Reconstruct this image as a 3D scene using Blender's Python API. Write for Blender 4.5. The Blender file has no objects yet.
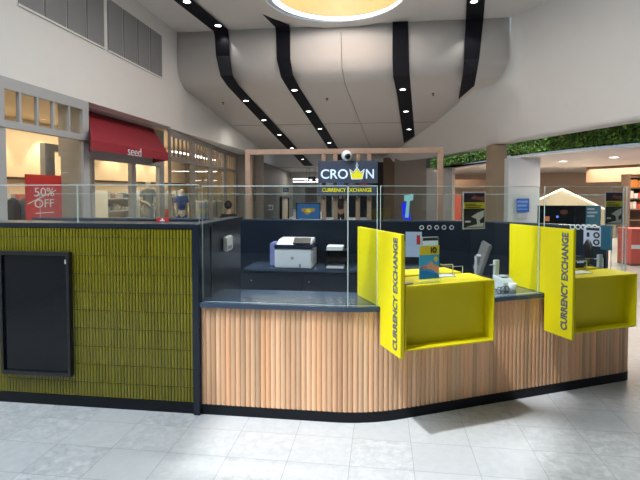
import bpy, bmesh, math, random
from mathutils import Vector, Matrix
random.seed(7)
SC = bpy.context.scene
COL = SC.collection
# ------------------------------------------------------------------ camera
FOC = 470.0; PITCH = math.radians(2); YAW = math.radians(7.4); EYE = 1.73
PYC = 191 + FOC*math.tan(PITCH)
cam = bpy.data.cameras.new('camera'); cam.sensor_width = 36; cam.lens = 36*FOC/640
cam.shift_y = -(240-PYC)/640; cam.clip_end = 200; cam.clip_start = .05
co = bpy.data.objects.new('camera', cam); COL.objects.link(co)
co.location = (0, 0, EYE); co.rotation_euler = (math.pi/2-PITCH, 0, YAW)
SC.camera = co
# ------------------------------------------------------------------ world, sun, exposure
w = bpy.data.worlds.new('world'); SC.world = w; w.use_nodes = True
bgn = w.node_tree.nodes['Background']; bgn.inputs[0].default_value = (.74, .86, 1, 1); bgn.inputs[1].default_value = .4
sd = bpy.data.lights.new('sun', 'SUN'); sd.energy = 3.4; sd.angle = math.radians(2.5); sd.color = (.95, .98, 1)
so = bpy.data.objects.new('sun', sd); COL.objects.link(so); so.location = (-3, -2, 8)
so.rotation_euler = Vector((.37, .31, -1)).to_track_quat('-Z', 'Y').to_euler()
SC.view_settings.view_transform = 'Standard'; SC.view_settings.look = 'None'
SC.view_settings.gamma = 1; SC.view_settings.use_curve_mapping = False
SC.view_settings.exposure = 0.0
def area(name, loc, sx, sy, power, color=(1, 1, 1), direction=(0, 0, -1)):
    l = bpy.data.lights.new(name, 'AREA'); l.shape = 'RECTANGLE'; l.size = sx; l.size_y = sy; l.energy = power; l.color = color
    o = bpy.data.objects.new(name, l); COL.objects.link(o); o.location = loc
    o.rotation_euler = Vector(direction).to_track_quat('-Z', 'Y').to_euler(); return o
WARM = (1, .80, .56)
area('skylight_daylight', (-3.3, 1.4, 5.6), 2.6, 4.2, 440, (.80, .91, 1), (.75, .25, -1))
pl0 = bpy.data.lights.new('dome_fill', 'POINT'); pl0.energy = 120; pl0.shadow_soft_size = .3; pl0.color = (1, .96, .90)  # unseen fill added inside the dome, standing in for the LED ring's light
po0 = bpy.data.objects.new('dome_fill', pl0); COL.objects.link(po0); po0.location = (-.85, 9.4, 6.05)
area('hall_fill', (-.3, 6.6, 5.6), 3.5, .6, 260, (1, .96, .9))  # added overhead fill for the hall, no fitting modelled here
area('concourse_light', (-2.5, 15, 3.85), 4, .4, 60, (1, .93, .84), (0, .11, -1))
area('far_concourse_light', (-3.2, 28, 2.9), 4.0, 1.2, 160, (1, .97, .93))
area('boutique_light', (-6.7, 6.6, 3.2), 1.2, 2.2, 45, WARM)
area('boutique_light', (-6.9, 10.0, 3.2), 1.2, 2.6, 55, WARM)
area('boutique_light', (-7.2, 14.5, 3.2), 1.8, 4.0, 110, WARM)
area('shop_light', (6.0, 12.6, 2.52), 2.0, 2.0, 120, (1, .84, .68))
area('shop_light', (7.5, 17.5, 2.52), 3.0, 2.0, 320, (1, .80, .62))
area('far_concourse_light', (-3.2, 37, 2.55), 5.0, 2.2, 200, (1, .97, .93))
area('shop_light', (2.8, 19.5, 2.52), 1.6, 2.0, 50, (1, .82, .66))

for p_, en_ in (((-3.85, 11.22, 5.58), 7), ((1.98, 10.98, 5.58), 14)):
    l_ = bpy.data.lights.new('downlight_beam', 'SPOT'); l_.energy = en_; l_.color = (1, .96, .9); l_.spot_size = math.radians(100); l_.spot_blend = .5; l_.shadow_soft_size = .03
    o_ = bpy.data.objects.new('downlight_beam', l_); COL.objects.link(o_); o_.location = p_
for y_ in (7.2, 8.6, 10.0, 11.4, 12.8, 14.2, 15.6):
    l_ = bpy.data.lights.new('wall_washer', 'SPOT'); l_.energy = 60; l_.color = WARM; l_.spot_size = math.radians(85); l_.spot_blend = .5; l_.shadow_soft_size = .04
    o_ = bpy.data.objects.new('wall_washer', l_); COL.objects.link(o_); o_.location = (-7.38, y_, 3.15); o_.rotation_euler = Vector((-.28, 0, -1)).to_track_quat('-Z', 'Y').to_euler()
# ------------------------------------------------------------------ picture-to-place helpers (used with real depths)
_F0 = Vector((-math.sin(YAW), math.cos(YAW), 0)); _R = Vector((math.cos(YAW), math.sin(YAW), 0)); _Z = Vector((0, 0, 1))
_F = _F0*math.cos(PITCH)-_Z*math.sin(PITCH); _U = _F0*math.sin(PITCH)+_Z*math.cos(PITCH); _C = Vector((0, 0, EYE))
def ray(x, y): return _F+_R*((x-320)/FOC)-_U*((y-PYC)/FOC)
def atz(x, y, z=0): r = ray(x, y); return _C+r*((z-EYE)/r.z)
def onX(x, y, X): r = ray(x, y); return _C+r*(X/r.x)
def onY(x, y, Y): r = ray(x, y); return _C+r*(Y/r.y)
def ond(x, y, d): r = ray(x, y); return _C+r*(d/r.dot(_F0))
def slope_z(Y): return 4.46-.112*(Y-11.4)
def onslope(x, y, off=0.):
    r = ray(x, y); t = (4.46-off+.112*11.4-EYE)/(r.z+.112*r.y); return _C+r*t

# ------------------------------------------------------------------ materials
MATS = {}
def mat(name, col, rough=.5, metal=0, noise=0, nscale=20, bump=0, emit=None, estr=0, alpha=1, spec=.5, coat=0):
    if name in MATS: return MATS[name]
    m = bpy.data.materials.new(name); m.use_nodes = True; nt = m.node_tree; b = nt.nodes['Principled BSDF']
    b.inputs['Base Color'].default_value = (*col, 1); b.inputs['Roughness'].default_value = rough
    b.inputs['Metallic'].default_value = metal; b.inputs['Specular IOR Level'].default_value = spec
    b.inputs['Coat Weight'].default_value = coat; b.inputs['Coat Roughness'].default_value = .06
    if emit: b.inputs['Emission Color'].default_value = (*emit, 1); b.inputs['Emission Strength'].default_value = estr
    if noise or bump:
        tc = nt.nodes.new('ShaderNodeTexCoord'); n = nt.nodes.new('ShaderNodeTexNoise'); n.inputs['Scale'].default_value = nscale; n.inputs['Detail'].default_value = 4
        nt.links.new(tc.outputs['Object'], n.inputs['Vector'])
        if noise:
            r = nt.nodes.new('ShaderNodeMapRange'); r.inputs['To Min'].default_value = 1-noise; r.inputs['To Max'].default_value = 1+noise
            nt.links.new(n.outputs['Fac'], r.inputs['Value'])
            v = nt.nodes.new('ShaderNodeVectorMath'); v.operation = 'SCALE'; v.inputs[0].default_value = col
            nt.links.new(r.outputs[0], v.inputs['Scale']); nt.links.new(v.outputs[0], b.inputs['Base Color'])
        if bump:
            bp = nt.nodes.new('ShaderNodeBump'); bp.inputs['Strength'].default_value = bump; bp.inputs['Distance'].default_value = .01
            nt.links.new(n.outputs['Fac'], bp.inputs['Height']); nt.links.new(bp.outputs[0], b.inputs['Normal'])
    MATS[name] = m; return m
def tone_mat(name, col, rough, amount, grain=False, coat=0):
    """colour multiplied by the per-piece 'tone' attribute (each batten / tile has its own tone)"""
    m = mat(name, col, rough, coat=coat); nt = m.node_tree; b = nt.nodes['Principled BSDF']
    a = nt.nodes.new('ShaderNodeAttribute'); a.attribute_name = 'tone'
    v = nt.nodes.new('ShaderNodeVectorMath'); v.operation = 'MULTIPLY'; v.inputs[0].default_value = col
    nt.links.new(a.outputs['Color'], v.inputs[1]); out = v.outputs[0]
    if grain:
        tc = nt.nodes.new('ShaderNodeTexCoord'); mp = nt.nodes.new('ShaderNodeMapping'); mp.inputs['Scale'].default_value = (34, 34, 1.6)
        n = nt.nodes.new('ShaderNodeTexNoise'); n.inputs['Scale'].default_value = 1.6; n.inputs['Detail'].default_value = 5
        nt.links.new(tc.outputs['Object'], mp.inputs[0]); nt.links.new(mp.outputs[0], n.inputs['Vector'])
        r = nt.nodes.new('ShaderNodeMapRange'); r.inputs['To Min'].default_value = .9; r.inputs['To Max'].default_value = 1.1
        nt.links.new(n.outputs['Fac'], r.inputs['Value'])
        s = nt.nodes.new('ShaderNodeVectorMath'); s.operation = 'SCALE'
        nt.links.new(out, s.inputs[0]); nt.links.new(r.outputs[0], s.inputs['Scale']); out = s.outputs[0]
    nt.links.new(out, b.inputs['Base Color']); return m
def glass_mat(name, tint, refl=1.0):
    m = bpy.data.materials.new(name); m.use_nodes = True; nt = m.node_tree; nt.nodes.clear()
    o = nt.nodes.new('ShaderNodeOutputMaterial'); t = nt.nodes.new('ShaderNodeBsdfTransparent'); g = nt.nodes.new('ShaderNodeBsdfGlossy')
    t.inputs[0].default_value = (*tint, 1); g.inputs['Roughness'].default_value = .02; g.inputs['Color'].default_value = (refl, refl, refl, 1)
    lw_ = nt.nodes.new('ShaderNodeLayerWeight'); p_ = nt.nodes.new('ShaderNodeMath'); p_.operation = 'POWER'; p_.inputs[1].default_value = 4
    f = nt.nodes.new('ShaderNodeMath'); f.operation = 'MULTIPLY_ADD'; f.inputs[1].default_value = .6; f.inputs[2].default_value = .03; x = nt.nodes.new('ShaderNodeMixShader')
    nt.links.new(lw_.outputs['Facing'], p_.inputs[0]); nt.links.new(p_.outputs[0], f.inputs[0]); nt.links.new(f.outputs[0], x.inputs[0]); nt.links.new(t.outputs[0], x.inputs[1]); nt.links.new(g.outputs[0], x.inputs[2]); nt.links.new(x.outputs[0], o.inputs[0])
    MATS[name] = m; return m
M_wall = mat('white_plaster', (.66, .655, .64), .8, noise=.03, nscale=3)
M_ceil = mat('ceiling_plaster', (.62, .60, .58), .75, noise=.02, nscale=2)
M_navy = mat('navy_laminate', (.009, .016, .030), .3, noise=.08, nscale=30)
M_black = mat('black_metal', (.012, .013, .016), .35)
M_strip = mat('black_ceiling_strip', (.004, .005, .010), .7, spec=.2)
M_kick = mat('black_kickboard', (.005, .007, .011), .5, spec=.25)
M_top = mat('slate_worktop', (.05, .075, .12), .14, noise=.1, nscale=60)
M_yel = mat('yellow_powder_coat', (.76, .65, .003), .45, noise=.02, nscale=8)
M_letter = mat('charcoal_vinyl', (.09, .11, .13), .5)
M_timber = mat('pink_timber', (.50, .30, .20), .5, noise=.15, nscale=14)
M_steel = mat('brushed_steel', (.6, .62, .65), .3, 1)
M_grey = mat('grey_plastic', (.32, .34, .36), .45)
M_white = mat('white_plastic', (.75, .78, .82), .4)
M_screen = mat('dark_screen', (.006, .008, .011), .15, spec=.3)
M_red = mat('red_canvas', (.25, .012, .025), .7, noise=.06, nscale=60)
M_redsign = mat('red_sign', (.60, .03, .03), .45)
M_paint = mat('sage_grey_frame', (.36, .37, .38), .45)
M_brownp = mat('taupe_frame', (.24, .215, .19), .45)
M_cream = mat('cream_wall', (.72, .60, .42), .8, noise=.03)
M_taupe = mat('taupe_wall', (.26, .225, .20), .6, noise=.05, nscale=5)
M_brown = mat('brown_column', (.30, .22, .15), .6, noise=.05)
M_dgrey = mat('dark_grey', (.10, .10, .10), .5)
M_lamp = mat('lamp_glow', (1, 1, 1), .5, emit=(1, .97, .92), estr=14)
M_strip_l = mat('tube_light_glow', (1, 1, 1), .5, emit=(1, .97, .93), estr=3)
M_led = mat('blue_led_ring', (.8, .9, 1), .5, emit=(.62, .82, 1), estr=2.2)
M_glass = glass_mat('screen_glass', (.955, .98, .975))
M_pane = glass_mat('shop_glass', (.97, .98, .97), .6)
M_edge = mat('glass_edge', (.58, .72, .70), .15)
M_skin = mat('skin', (.45, .27, .2), .6)
M_mann = mat('mannequin_white', (.75, .70, .62), .5)
M_paper = mat('white_paper', (.78, .80, .82), .6)
M_blue = mat('blue_plastic', (.02, .12, .55), .4)
M_wood = tone_mat('pine_batten', (.84, .50, .29), .42, .2, grain=True)
M_tile = tone_mat('olive_glazed_tile', (.195, .172, .008), .2, .1)
M_grout = mat('grey_grout', (.14, .125, .09), .9)

# floor: rectangular stone tiles
M_floor = bpy.data.materials.new('stone_floor_tile'); M_floor.use_nodes = True
nt = M_floor.node_tree; L = nt.links; b = nt.nodes['Principled BSDF']
def nd(t, **k):
    n = nt.nodes.new(t)
    for a, v in k.items(): setattr(n, a, v)
    return n
def mth(op, a, b_=None):
    n = nd('ShaderNodeMath', operation=op)
    for i, v in enumerate((a, b_)):
        if v is None: continue
        if isinstance(v, (int, float)): n.inputs[i].default_value = v
        else: L.new(v, n.inputs[i])
    return n.outputs[0]
tc = nd('ShaderNodeTexCoord'); sp = nd('ShaderNodeSeparateXYZ'); L.new(tc.outputs['Object'], sp.inputs[0])
u = mth('DIVIDE', mth('ADD', sp.outputs[0], 40.19), .4); v = mth('DIVIDE', mth('ADD', sp.outputs[1], 33.42-2.92+.0), .334)
v = mth('ADD', v, 0.0)
fu = mth('FRACT', u); fv = mth('FRACT', v)
du = mth('ABSOLUTE', mth('SUBTRACT', fu, .5)); dv = mth('ABSOLUTE', mth('SUBTRACT', fv, .5))
ln = mth('MAXIMUM', mth('GREATER_THAN', du, .4945), mth('GREATER_THAN', dv, .4935))
cb = nd('ShaderNodeCombineXYZ'); L.new(mth('FLOOR', u), cb.inputs[0]); L.new(mth('FLOOR', v), cb.inputs[1])
wn = nd('ShaderNodeTexWhiteNoise'); L.new(cb.outputs[0], wn.inputs['Vector'])
ad = nd('ShaderNodeVectorMath', operation='ADD'); sc_ = nd('ShaderNodeVectorMath', operation='SCALE'); L.new(wn.outputs['Color'], sc_.inputs[0]); sc_.inputs['Scale'].default_value = 30
L.new(tc.outputs['Object'], ad.inputs[0]); L.new(sc_.outputs[0], ad.inputs[1])
n1 = nd('ShaderNodeTexNoise'); n1.inputs['Scale'].default_value = 17; n1.inputs['Detail'].default_value = 9; n1.inputs['Roughness'].default_value = .68; n1.inputs['Distortion'].default_value = .5; L.new(ad.outputs[0], n1.inputs['Vector'])
r1 = nd('ShaderNodeMapRange'); r1.inputs['From Min'].default_value = .38; r1.inputs['From Max'].default_value = .66; r1.inputs['To Min'].default_value = -1; r1.inputs['To Max'].default_value = 1; L.new(n1.outputs['Fac'], r1.inputs['Value'])
amp = mth('MULTIPLY', mth('ADD', mth('POWER', wn.outputs['Value'], 1.5), .22), .17)
fac = mth('ADD', mth('MULTIPLY', r1.outputs[0], amp), 1.0)
wn2 = nd('ShaderNodeTexWhiteNoise'); L.new(ad.inputs[1].links[0].from_node.inputs[0].links[0].from_socket, wn2.inputs['Vector'])
fac = mth('MULTIPLY', fac, mth('ADD', mth('MULTIPLY', wn2.outputs['Value'], .07), .965))
fac = mth('MULTIPLY', fac, mth('SUBTRACT', 1.0, mth('MULTIPLY', ln, .38)))
vm = nd('ShaderNodeVectorMath', operation='SCALE'); vm.inputs[0].default_value = (.49, .50, .51); L.new(fac, vm.inputs['Scale'])
L.new(vm.outputs[0], b.inputs['Base Color']); b.inputs['Roughness'].default_value = .32
bp = nd('ShaderNodeBump'); bp.inputs['Strength'].default_value = .12; bp.inputs['Distance'].default_value = .004; L.new(n1.outputs['Fac'], bp.inputs['Height']); L.new(bp.outputs[0], b.inputs['Normal'])

# foliage
M_leaf = bpy.data.materials.new('green_wall_leaves'); M_leaf.use_nodes = True; ln_ = M_leaf.node_tree; bb = ln_.nodes['Principled BSDF']
a_ = ln_.nodes.new('ShaderNodeAttribute'); a_.attribute_name = 'tone'; vv = ln_.nodes.new('ShaderNodeVectorMath'); vv.operation = 'MULTIPLY'; vv.inputs[0].default_value = (.10, .22, .035)
ln_.links.new(a_.outputs['Color'], vv.inputs[1]); ln_.links.new(vv.outputs[0], bb.inputs['Base Color']); bb.inputs['Roughness'].default_value = .6

# ------------------------------------------------------------------ mesh helpers
class MB:
    def __init__(s): s.bm = bmesh.new(); s.tone = None
    def poly_prism(s, pts, z0, z1):
        """closed plan polygon extruded in z"""
        lo = [s.bm.verts.new((p[0], p[1], z0)) for p in pts]; hi = [s.bm.verts.new((p[0], p[1], z1)) for p in pts]; n = len(pts)
        s.bm.faces.new(lo[::-1]); s.bm.faces.new(hi)
        for i in range(n): s.bm.faces.new((lo[i], lo[(i+1) % n], hi[(i+1) % n], hi[i]))
        return s
    def box(s, a, c):
        x0, y0, z0 = [min(a[i], c[i]) for i in range(3)]; x1, y1, z1 = [max(a[i], c[i]) for i in range(3)]
        return s.poly_prism([(x0, y0), (x1, y0), (x1, y1), (x0, y1)], z0, z1)
    def prism(s, pts3, vec):
        """planar 3D polygon extruded along vec"""
        vec = Vector(vec); lo = [s.bm.verts.new(Vector(p)) for p in pts3]; hi = [s.bm.verts.new(Vector(p)+vec) for p in pts3]; n = len(lo)
        s.bm.faces.new(lo[::-1]); s.bm.faces.new(hi)
        for i in range(n): s.bm.faces.new((lo[i], lo[(i+1) % n], hi[(i+1) % n], hi[i]))
        return s
    def tube(s, pts, r, seg=10, r2=None):
        pts = [Vector(p) for p in pts]; rings = []
        for i, p in enumerate(pts):
            d = (pts[min(i+1, len(pts)-1)]-pts[max(i-1, 0)]).normalized()
            q = Vector((0, 0, 1)) if abs(d.z) < .9 else Vector((1, 0, 0)); e = d.cross(q).normalized(); f = d.cross(e)
            rr = r if r2 is None else r+(r2-r)*i/(len(pts)-1)
            rings.append([s.bm.verts.new(p+(e*math.cos(t)+f*math.sin(t))*rr) for t in [2*math.pi*k/seg for k in range(seg)]])
        for a, c in zip(rings, rings[1:]):
            for k in range(seg): s.bm.faces.new((a[k], a[(k+1) % seg], c[(k+1) % seg], c[k]))
        s.bm.faces.new(rings[0][::-1]); s.bm.faces.new(rings[-1]); return s
    def lathe(s, c, prof, seg=32, axis='Z', sx=1, sy=1, open_=False):
        c = Vector(c); rings = []
        for r, h in prof:
            ring = []
            for k in range(seg):
                t = 2*math.pi*k/seg; p = Vector((r*math.cos(t)*sx, r*math.sin(t)*sy, h))
                if axis == 'Y': p = Vector((p.x, -p.z, p.y))
                if axis == 'X': p = Vector((p.z, p.x, p.y))
                ring.append(s.bm.verts.new(c+p))
            rings.append(ring)
        for a, d in zip(rings, rings[1:]):
            for k in range(seg): s.bm.faces.new((a[k], a[(k+1) % seg], d[(k+1) % seg], d[k]))
        if prof[0] != prof[-1] and not open_:
            if prof[0][0] > 1e-5: s.bm.faces.new(rings[0][::-1])
            if prof[-1][0] > 1e-5: s.bm.faces.new(rings[-1])
        return s
    def ball(s, c, r, sx=1, sy=1, sz=1, seg=20):
        m = Matrix.Translation(Vector(c)) @ Matrix.Diagonal((sx, sy, sz, 1)); bmesh.ops.create_uvsphere(s.bm, u_segments=seg, v_segments=seg//2, radius=r, matrix=m); return s
    def build(s, name, m, parent=None, bevel=0, smooth=False, tones=None, mats=None):
        bmesh.ops.recalc_face_normals(s.bm, faces=s.bm.faces)
        if bevel:
            bmesh.ops.bevel(s.bm, geom=[e for e in s.bm.edges if len(e.link_faces) == 2 and e.calc_face_angle(0) > .6], offset=bevel, segments=2, affect='EDGES', clamp_overlap=True)
        me = bpy.data.meshes.new(name); s.bm.to_mesh(me); s.bm.free(); me.materials.append(m)
        for x in mats or []: me.materials.append(x)
        if smooth:
            for p in me.polygons: p.use_smooth = True
        o = bpy.data.objects.new(name, me); COL.objects.link(o)
        if parent: o.parent = parent
        return o
def tag(o, label=None, cat=None, group=None, kind=None):
    for k, v_ in (('label', label), ('category', cat), ('group', group), ('kind', kind)):
        if v_: o[k] = v_
    return o
def thing(name, label, cat, loc=(0, 0, 0), rz=0, group=None):
    o = bpy.data.objects.new(name, None); COL.objects.link(o); o.location = loc; o.rotation_euler = (0, 0, rz); o.empty_display_size = .1
    return tag(o, label, cat, group)
def copy_tree(o, parent=None):
    c = o.copy(); COL.objects.link(c)
    if parent: c.parent = parent
    for ch in list(o.children): copy_tree(ch, c)
    return c
def struct(o): o['kind'] = 'structure'; return o
def text(name, body, size, m, parent, mtx, extrude=.002, offset=0., sx=1, align='CENTER', fit=None):
    """a line of lettering as a mesh; mtx places its own XY plane; fit = (width, height) in metres"""
    cu = bpy.data.curves.new(name, 'FONT'); cu.body = body; cu.size = size; cu.extrude = extrude; cu.offset = offset; cu.align_x = align; cu.align_y = 'CENTER'
    t = bpy.data.objects.new(name, cu); COL.objects.link(t)
    bpy.context.view_layer.update(); me = bpy.data.meshes.new_from_object(t.evaluated_get(bpy.context.evaluated_depsgraph_get()))
    bpy.data.objects.remove(t); me.materials.clear(); me.materials.append(m)
    xs = [v_.co.x for v_ in me.vertices]; ys = [v_.co.y for v_ in me.vertices]; cx = (min(xs)+max(xs))/2; cy = (min(ys)+max(ys))/2
    fx, fy = (fit[0]/(max(xs)-min(xs)), fit[1]/(max(ys)-min(ys))) if fit else (sx, 1)
    for v_ in me.vertices: v_.co = Vector(((v_.co.x-cx)*fx, (v_.co.y-cy)*fy, v_.co.z))
    me.transform(mtx); me.name = name; o = bpy.data.objects.new(name, me); COL.objects.link(o)
    if parent: o.parent = parent
    return o
def basis(o, x, y):
    x = Vector(x).normalized(); y = Vector(y).normalized(); z = x.cross(y)
    m = Matrix((x, y, z)).transposed().to_4x4(); m.translation = Vector(o); return m
def set_tone(o, fn):
    """fn(face_center, island_index) -> rgb; islands are loose pieces built in order"""
    me = o.data; at = me.color_attributes.new('tone', 'FLOAT_COLOR', 'CORNER')
    par = list(range(len(me.vertices)))
    def find(a):
        while par[a] != a: par[a] = par[par[a]]; a = par[a]
        return a
    for e in me.edges:
        a, c = find(e.vertices[0]), find(e.vertices[1])
        if a != c: par[a] = c
    cache = {}
    for p in me.polygons:
        k = find(p.vertices[0])
        if k not in cache: cache[k] = fn(p.center)
        for li in p.loop_indices: at.data[li].color = (*cache[k], 1)

# ================================================================== SETTING
floor = struct(MB().box((-14, -6, -.05), (16, 46, 0)).build('floor', M_floor))
WX = -5.09
# left upper wall over the shopfronts
wl = MB(); wl.box((WX-.25, -3, 3.29), (WX, 19.2, 6.2)).box((WX-.25, -3, 0), (WX, 4.9, 3.29))
struct(wl.build('wall_left', M_wall))
# shopping hall: right bulkhead (curved band above the right hand shops)
Bpts = [atz(x, y, 3.02) for x, y in [(370, 165), (400, 161), (437, 157), (475, 149), (512, 141), (575, 130), (640, 119)]]
Bpts += [Vector((5.2, 7.0, 3.02)), Vector((5.9, 4.0, 3.02)), Vector((6.6, 0, 3.02))]
Tpts = [onslope(370, 163), onslope(400, 146.5), onslope(437, 119), onslope(475, 87), onY(508, 56, 11.35), onY(513, 10, 11.3)+Vector((0, 0, .12)), Vector((3.75, 9.6, 5.85)), Vector((4.9, 7.2, 5.85)), Vector((5.8, 4, 5.85)), Vector((6.5, 0, 5.85))]
bm = bmesh.new(); rows = []
NS = 8
for a, c in zip(Bpts, Tpts):
    rows.append([bm.verts.new(a.lerp(c, k/NS)) for k in range(NS+1)])
for a, c in zip(rows, rows[1:]):
    for k in range(NS): bm.faces.new((a[k], c[k], c[k+1], a[k+1]))
# return under the band, so that it has real depth
low = [bm.verts.new(p+Vector((.32, .12, 0))) for p in Bpts]
for i in range(len(Bpts)-1): bm.faces.new((rows[i][0], low[i], low[i+1], rows[i+1][0]))
me = bpy.data.meshes.new('wall_right'); bmesh.ops.recalc_face_normals(bm, faces=bm.faces); bm.to_mesh(me); bm.free(); me.materials.append(M_wall)
for p in me.polygons: p.use_smooth = True
wr = struct(bpy.data.objects.new('wall_right', me)); COL.objects.link(wr)
m_ = wr.modifiers.new('sub', 'SUBSURF'); m_.levels = 2; m_.render_levels = 2; m_.subdivision_type = 'SIMPLE'
# high ceiling with the round opening
HC = 5.7; CX, CY, CR = -.851, 9.588, 1.40
bm = bmesh.new(); N = 64; x0, x1, y0, y1 = WX, 6.6, 7.7, 11.4
ring = []; out = []
for k in range(N):
    t = 2*math.pi*k/N+.001; c, s = math.cos(t), math.sin(t); ring.append(bm.verts.new((CX+CR*c, CY+CR*s, HC)))
    ts = []
    if c > 0: ts.append((x1-CX)/c)
    if c < 0: ts.append((x0-CX)/c)
    if s > 0: ts.append((y1-CY)/s)
    if s < 0: ts.append((y0-CY)/s)
    q = min(ts); out.append(bm.verts.new((CX+q*c, CY+q*s, HC)))
for k in range(N): bm.faces.new((ring[k], out[k], out[(k+1) % N], ring[(k+1) % N]))
for (cx_, cy_) in ((x0, y0), (x1, y0), (x1, y1), (x0, y1)):
    k = min(range(N), key=lambda i: abs(((math.atan2(cy_-CY, cx_-CX)-2*math.pi*(i+.5)/N)+math.pi) % (2*math.pi)-math.pi))
    cv = bm.verts.new((cx_, cy_, HC)); bm.faces.new((out[k], cv, out[(k+1) % N]))
bmesh.ops.recalc_face_normals(bm, faces=bm.faces)
bmesh.ops.solidify(bm, geom=bm.faces[:], thickness=-.12)
me = bpy.data.meshes.new('ceiling'); bm.to_mesh(me); bm.free(); me.materials.append(M_wall)
ceil = struct(bpy.data.objects.new('ceiling', me)); COL.objects.link(ceil)
# roof over the kiosk with the slanting skylight opening
r_ = MB(); ZR = 6.0
r_.poly_prism([(-8, -3.2), (-3.5, -3.2), (-3.5, 3.4), (-8, 3.4)], ZR, ZR+.15)
r_.poly_prism([(-8, 3.4), (7, 3.4), (7, 7.9), (-8, 7.9)], ZR-.18, ZR+.0)
r_.poly_prism([(-3.35, -3.2), (7, -3.2), (7, 3.4), (-.09, 3.4)], ZR, ZR+.15)
r_.box((-3.5, .55, ZR), (-1.4, .75, ZR+.15)); r_.box((-3.5, 1.85, ZR), (-.7, 2.0, ZR+.15))
struct(r_.build('ceiling', M_wall))
# unseen dark mall walls added behind and right to block ambient light
struct(MB().box((-8, -6, 0), (12, -5.8, 6)).build('wall_back_blocker', mat('ambient_block_wall', (.10, .10, .10), .8)))
struct(MB().box((9.5, -5.8, 0), (9.7, 4.0, 6)).build('wall_right', mat('ambient_block_wall', (.10, .10, .10), .8)))
struct(MB().box((-8, -6, ZR+.16), (12, -3.2, ZR+.3)).box((7.0, -3.2, ZR+.16), (12, 8, ZR+.3)).build('ceiling', M_wall))
# drop and sloping ceiling
prof = [(11.4, HC), (11.38, 5.3), (11.38, 4.95), (11.42, 4.72), (11.55, 4.55), (11.8, slope_z(11.8)), (15, slope_z(15)), (19, slope_z(19)), (24.3, slope_z(24.3))]
def slope_right(Y):
    P = [(11.4, 2.9), (12.36, 2.34+.2), (13.5, 2.08+.15), (18.0, 1.14+.2), (23.4, -.4), (24.3, -.9)]
    for (a, xa), (c, xc) in zip(P, P[1:]):
        if Y <= c: return xa+(xc-xa)*(Y-a)/(c-a) if Y > a else xa
    return P[-1][1]
bm = bmesh.new(); rows = [[bm.verts.new((WX-.02 if Y < 18 else WX-2.6, Y, z)), bm.verts.new((slope_right(Y), Y, z))] for Y, z in prof]
for a, c in zip(rows, rows[1:]): bm.faces.new((a[0], a[1], c[1], c[0]))
bmesh.ops.recalc_face_normals(bm, faces=bm.faces)
me = bpy.data.meshes.new('ceiling'); bm.to_mesh(me); bm.free(); me.materials.append(M_ceil)
for p in me.polygons: p.use_smooth = True
sc2 = struct(bpy.data.objects.new('ceiling', me)); COL.objects.link(sc2)
sm = sc2.modifiers.new('s', 'SOLIDIFY'); sm.thickness = .06; sm.offset = 1 if False else 0
# joint lines of the ceiling sheets
def joint(pts, nm='trim_1'):
    m = MB()
    for a, c in zip(pts, pts[1:]):
        m.tube([a, c], .006, 6)
    return struct(m.build(nm, M_dgrey))
joint([Vector((WX+.1, 15.6, slope_z(15.6)-.034)), Vector((slope_right(15.6)-.1, 15.6, slope_z(15.6)-.034))], 'trim_1')
joint([onY(341, 32, 11.34), onY(342, 68, 11.34)]+[onslope(345, 84, .04), onslope(372, 152, .04)], 'trim_2')
# LED ring, dome above the round opening
ringm = MB(); seg = 64
for k in range(1):
    ringm.lathe((CX, CY, 0), [(CR+.0, HC-.03), (CR+.0, HC+.0), (CR-.09, HC+.02), (CR-.09, HC-.03), (CR, HC-.03)], 64)
dome = thing('ceiling_dome', 'round timber lined light well in the high ceiling, ringed by a blue white light', 'light well', (CX, CY, HC))
def rel(o, p):
    o.parent = p; o.matrix_parent_inverse = Matrix.Translation(-Vector(p.location)); return o
lr = ringm.build('light_ring', M_led, smooth=False); rel(lr, dome)
M_domewood = mat('honey_timber_lining', (.60, .36, .17), .5, noise=.12, nscale=3)
dm = MB(); dm.lathe((CX, CY, 0), [(CR-.1, HC+.03), (CR-.1, HC+.9), (CR-.25, HC+1.15), (.01, HC+1.2)], 64, open_=True); rel(dm.build('timber_lining', M_domewood, smooth=True), dome)
rim = MB(); rim.lathe((CX-.1, CY, 0), [(CR+.02, HC-.05), (CR+.02, HC-.012), (CR+.42, HC-.012), (CR+.42, HC-.05), (CR+.02, HC-.05)], 64); rel(rim.build('plaster_rim', M_wall), dome)

# black ceiling strips with downlights
def strip(label, segs, lights, upl=()):
    base = segs[0][0]
    t = thing('ceiling_strip', label, 'ceiling strip', base, 0, 'black ceiling strips')
    bm = bmesh.new(); rows = [[bm.verts.new(a-base), bm.verts.new(c-base)] for a, c in segs]
    for a, c in zip(rows, rows[1:]): bm.faces.new((a[0], a[1], c[1], c[0]))
    me = bpy.data.meshes.new('recess'); bm.to_mesh(me); bm.free(); me.materials.append(M_strip)
    o = bpy.data.objects.new('recess', me); COL.objects.link(o); o.parent = t
    md = o.modifiers.new('s', 'SOLIDIFY'); md.thickness = .016; md.offset = 0
    for p, flat in lights:
        q = p-base
        d = MB().lathe(q+Vector((0, 0, -.012)), [(.068, -.006), (.085, -.006), (.085, .006), (.068, .006), (.068, -.006)], 20).build('downlight', M_white, t)
        g = MB().lathe(q+Vector((0, 0, -.012)), [(.066, -.003), (.066, .003)], 20).build('lamp_disc', M_lamp, d)
    return t
OF = .05
zc = HC-.045
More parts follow.
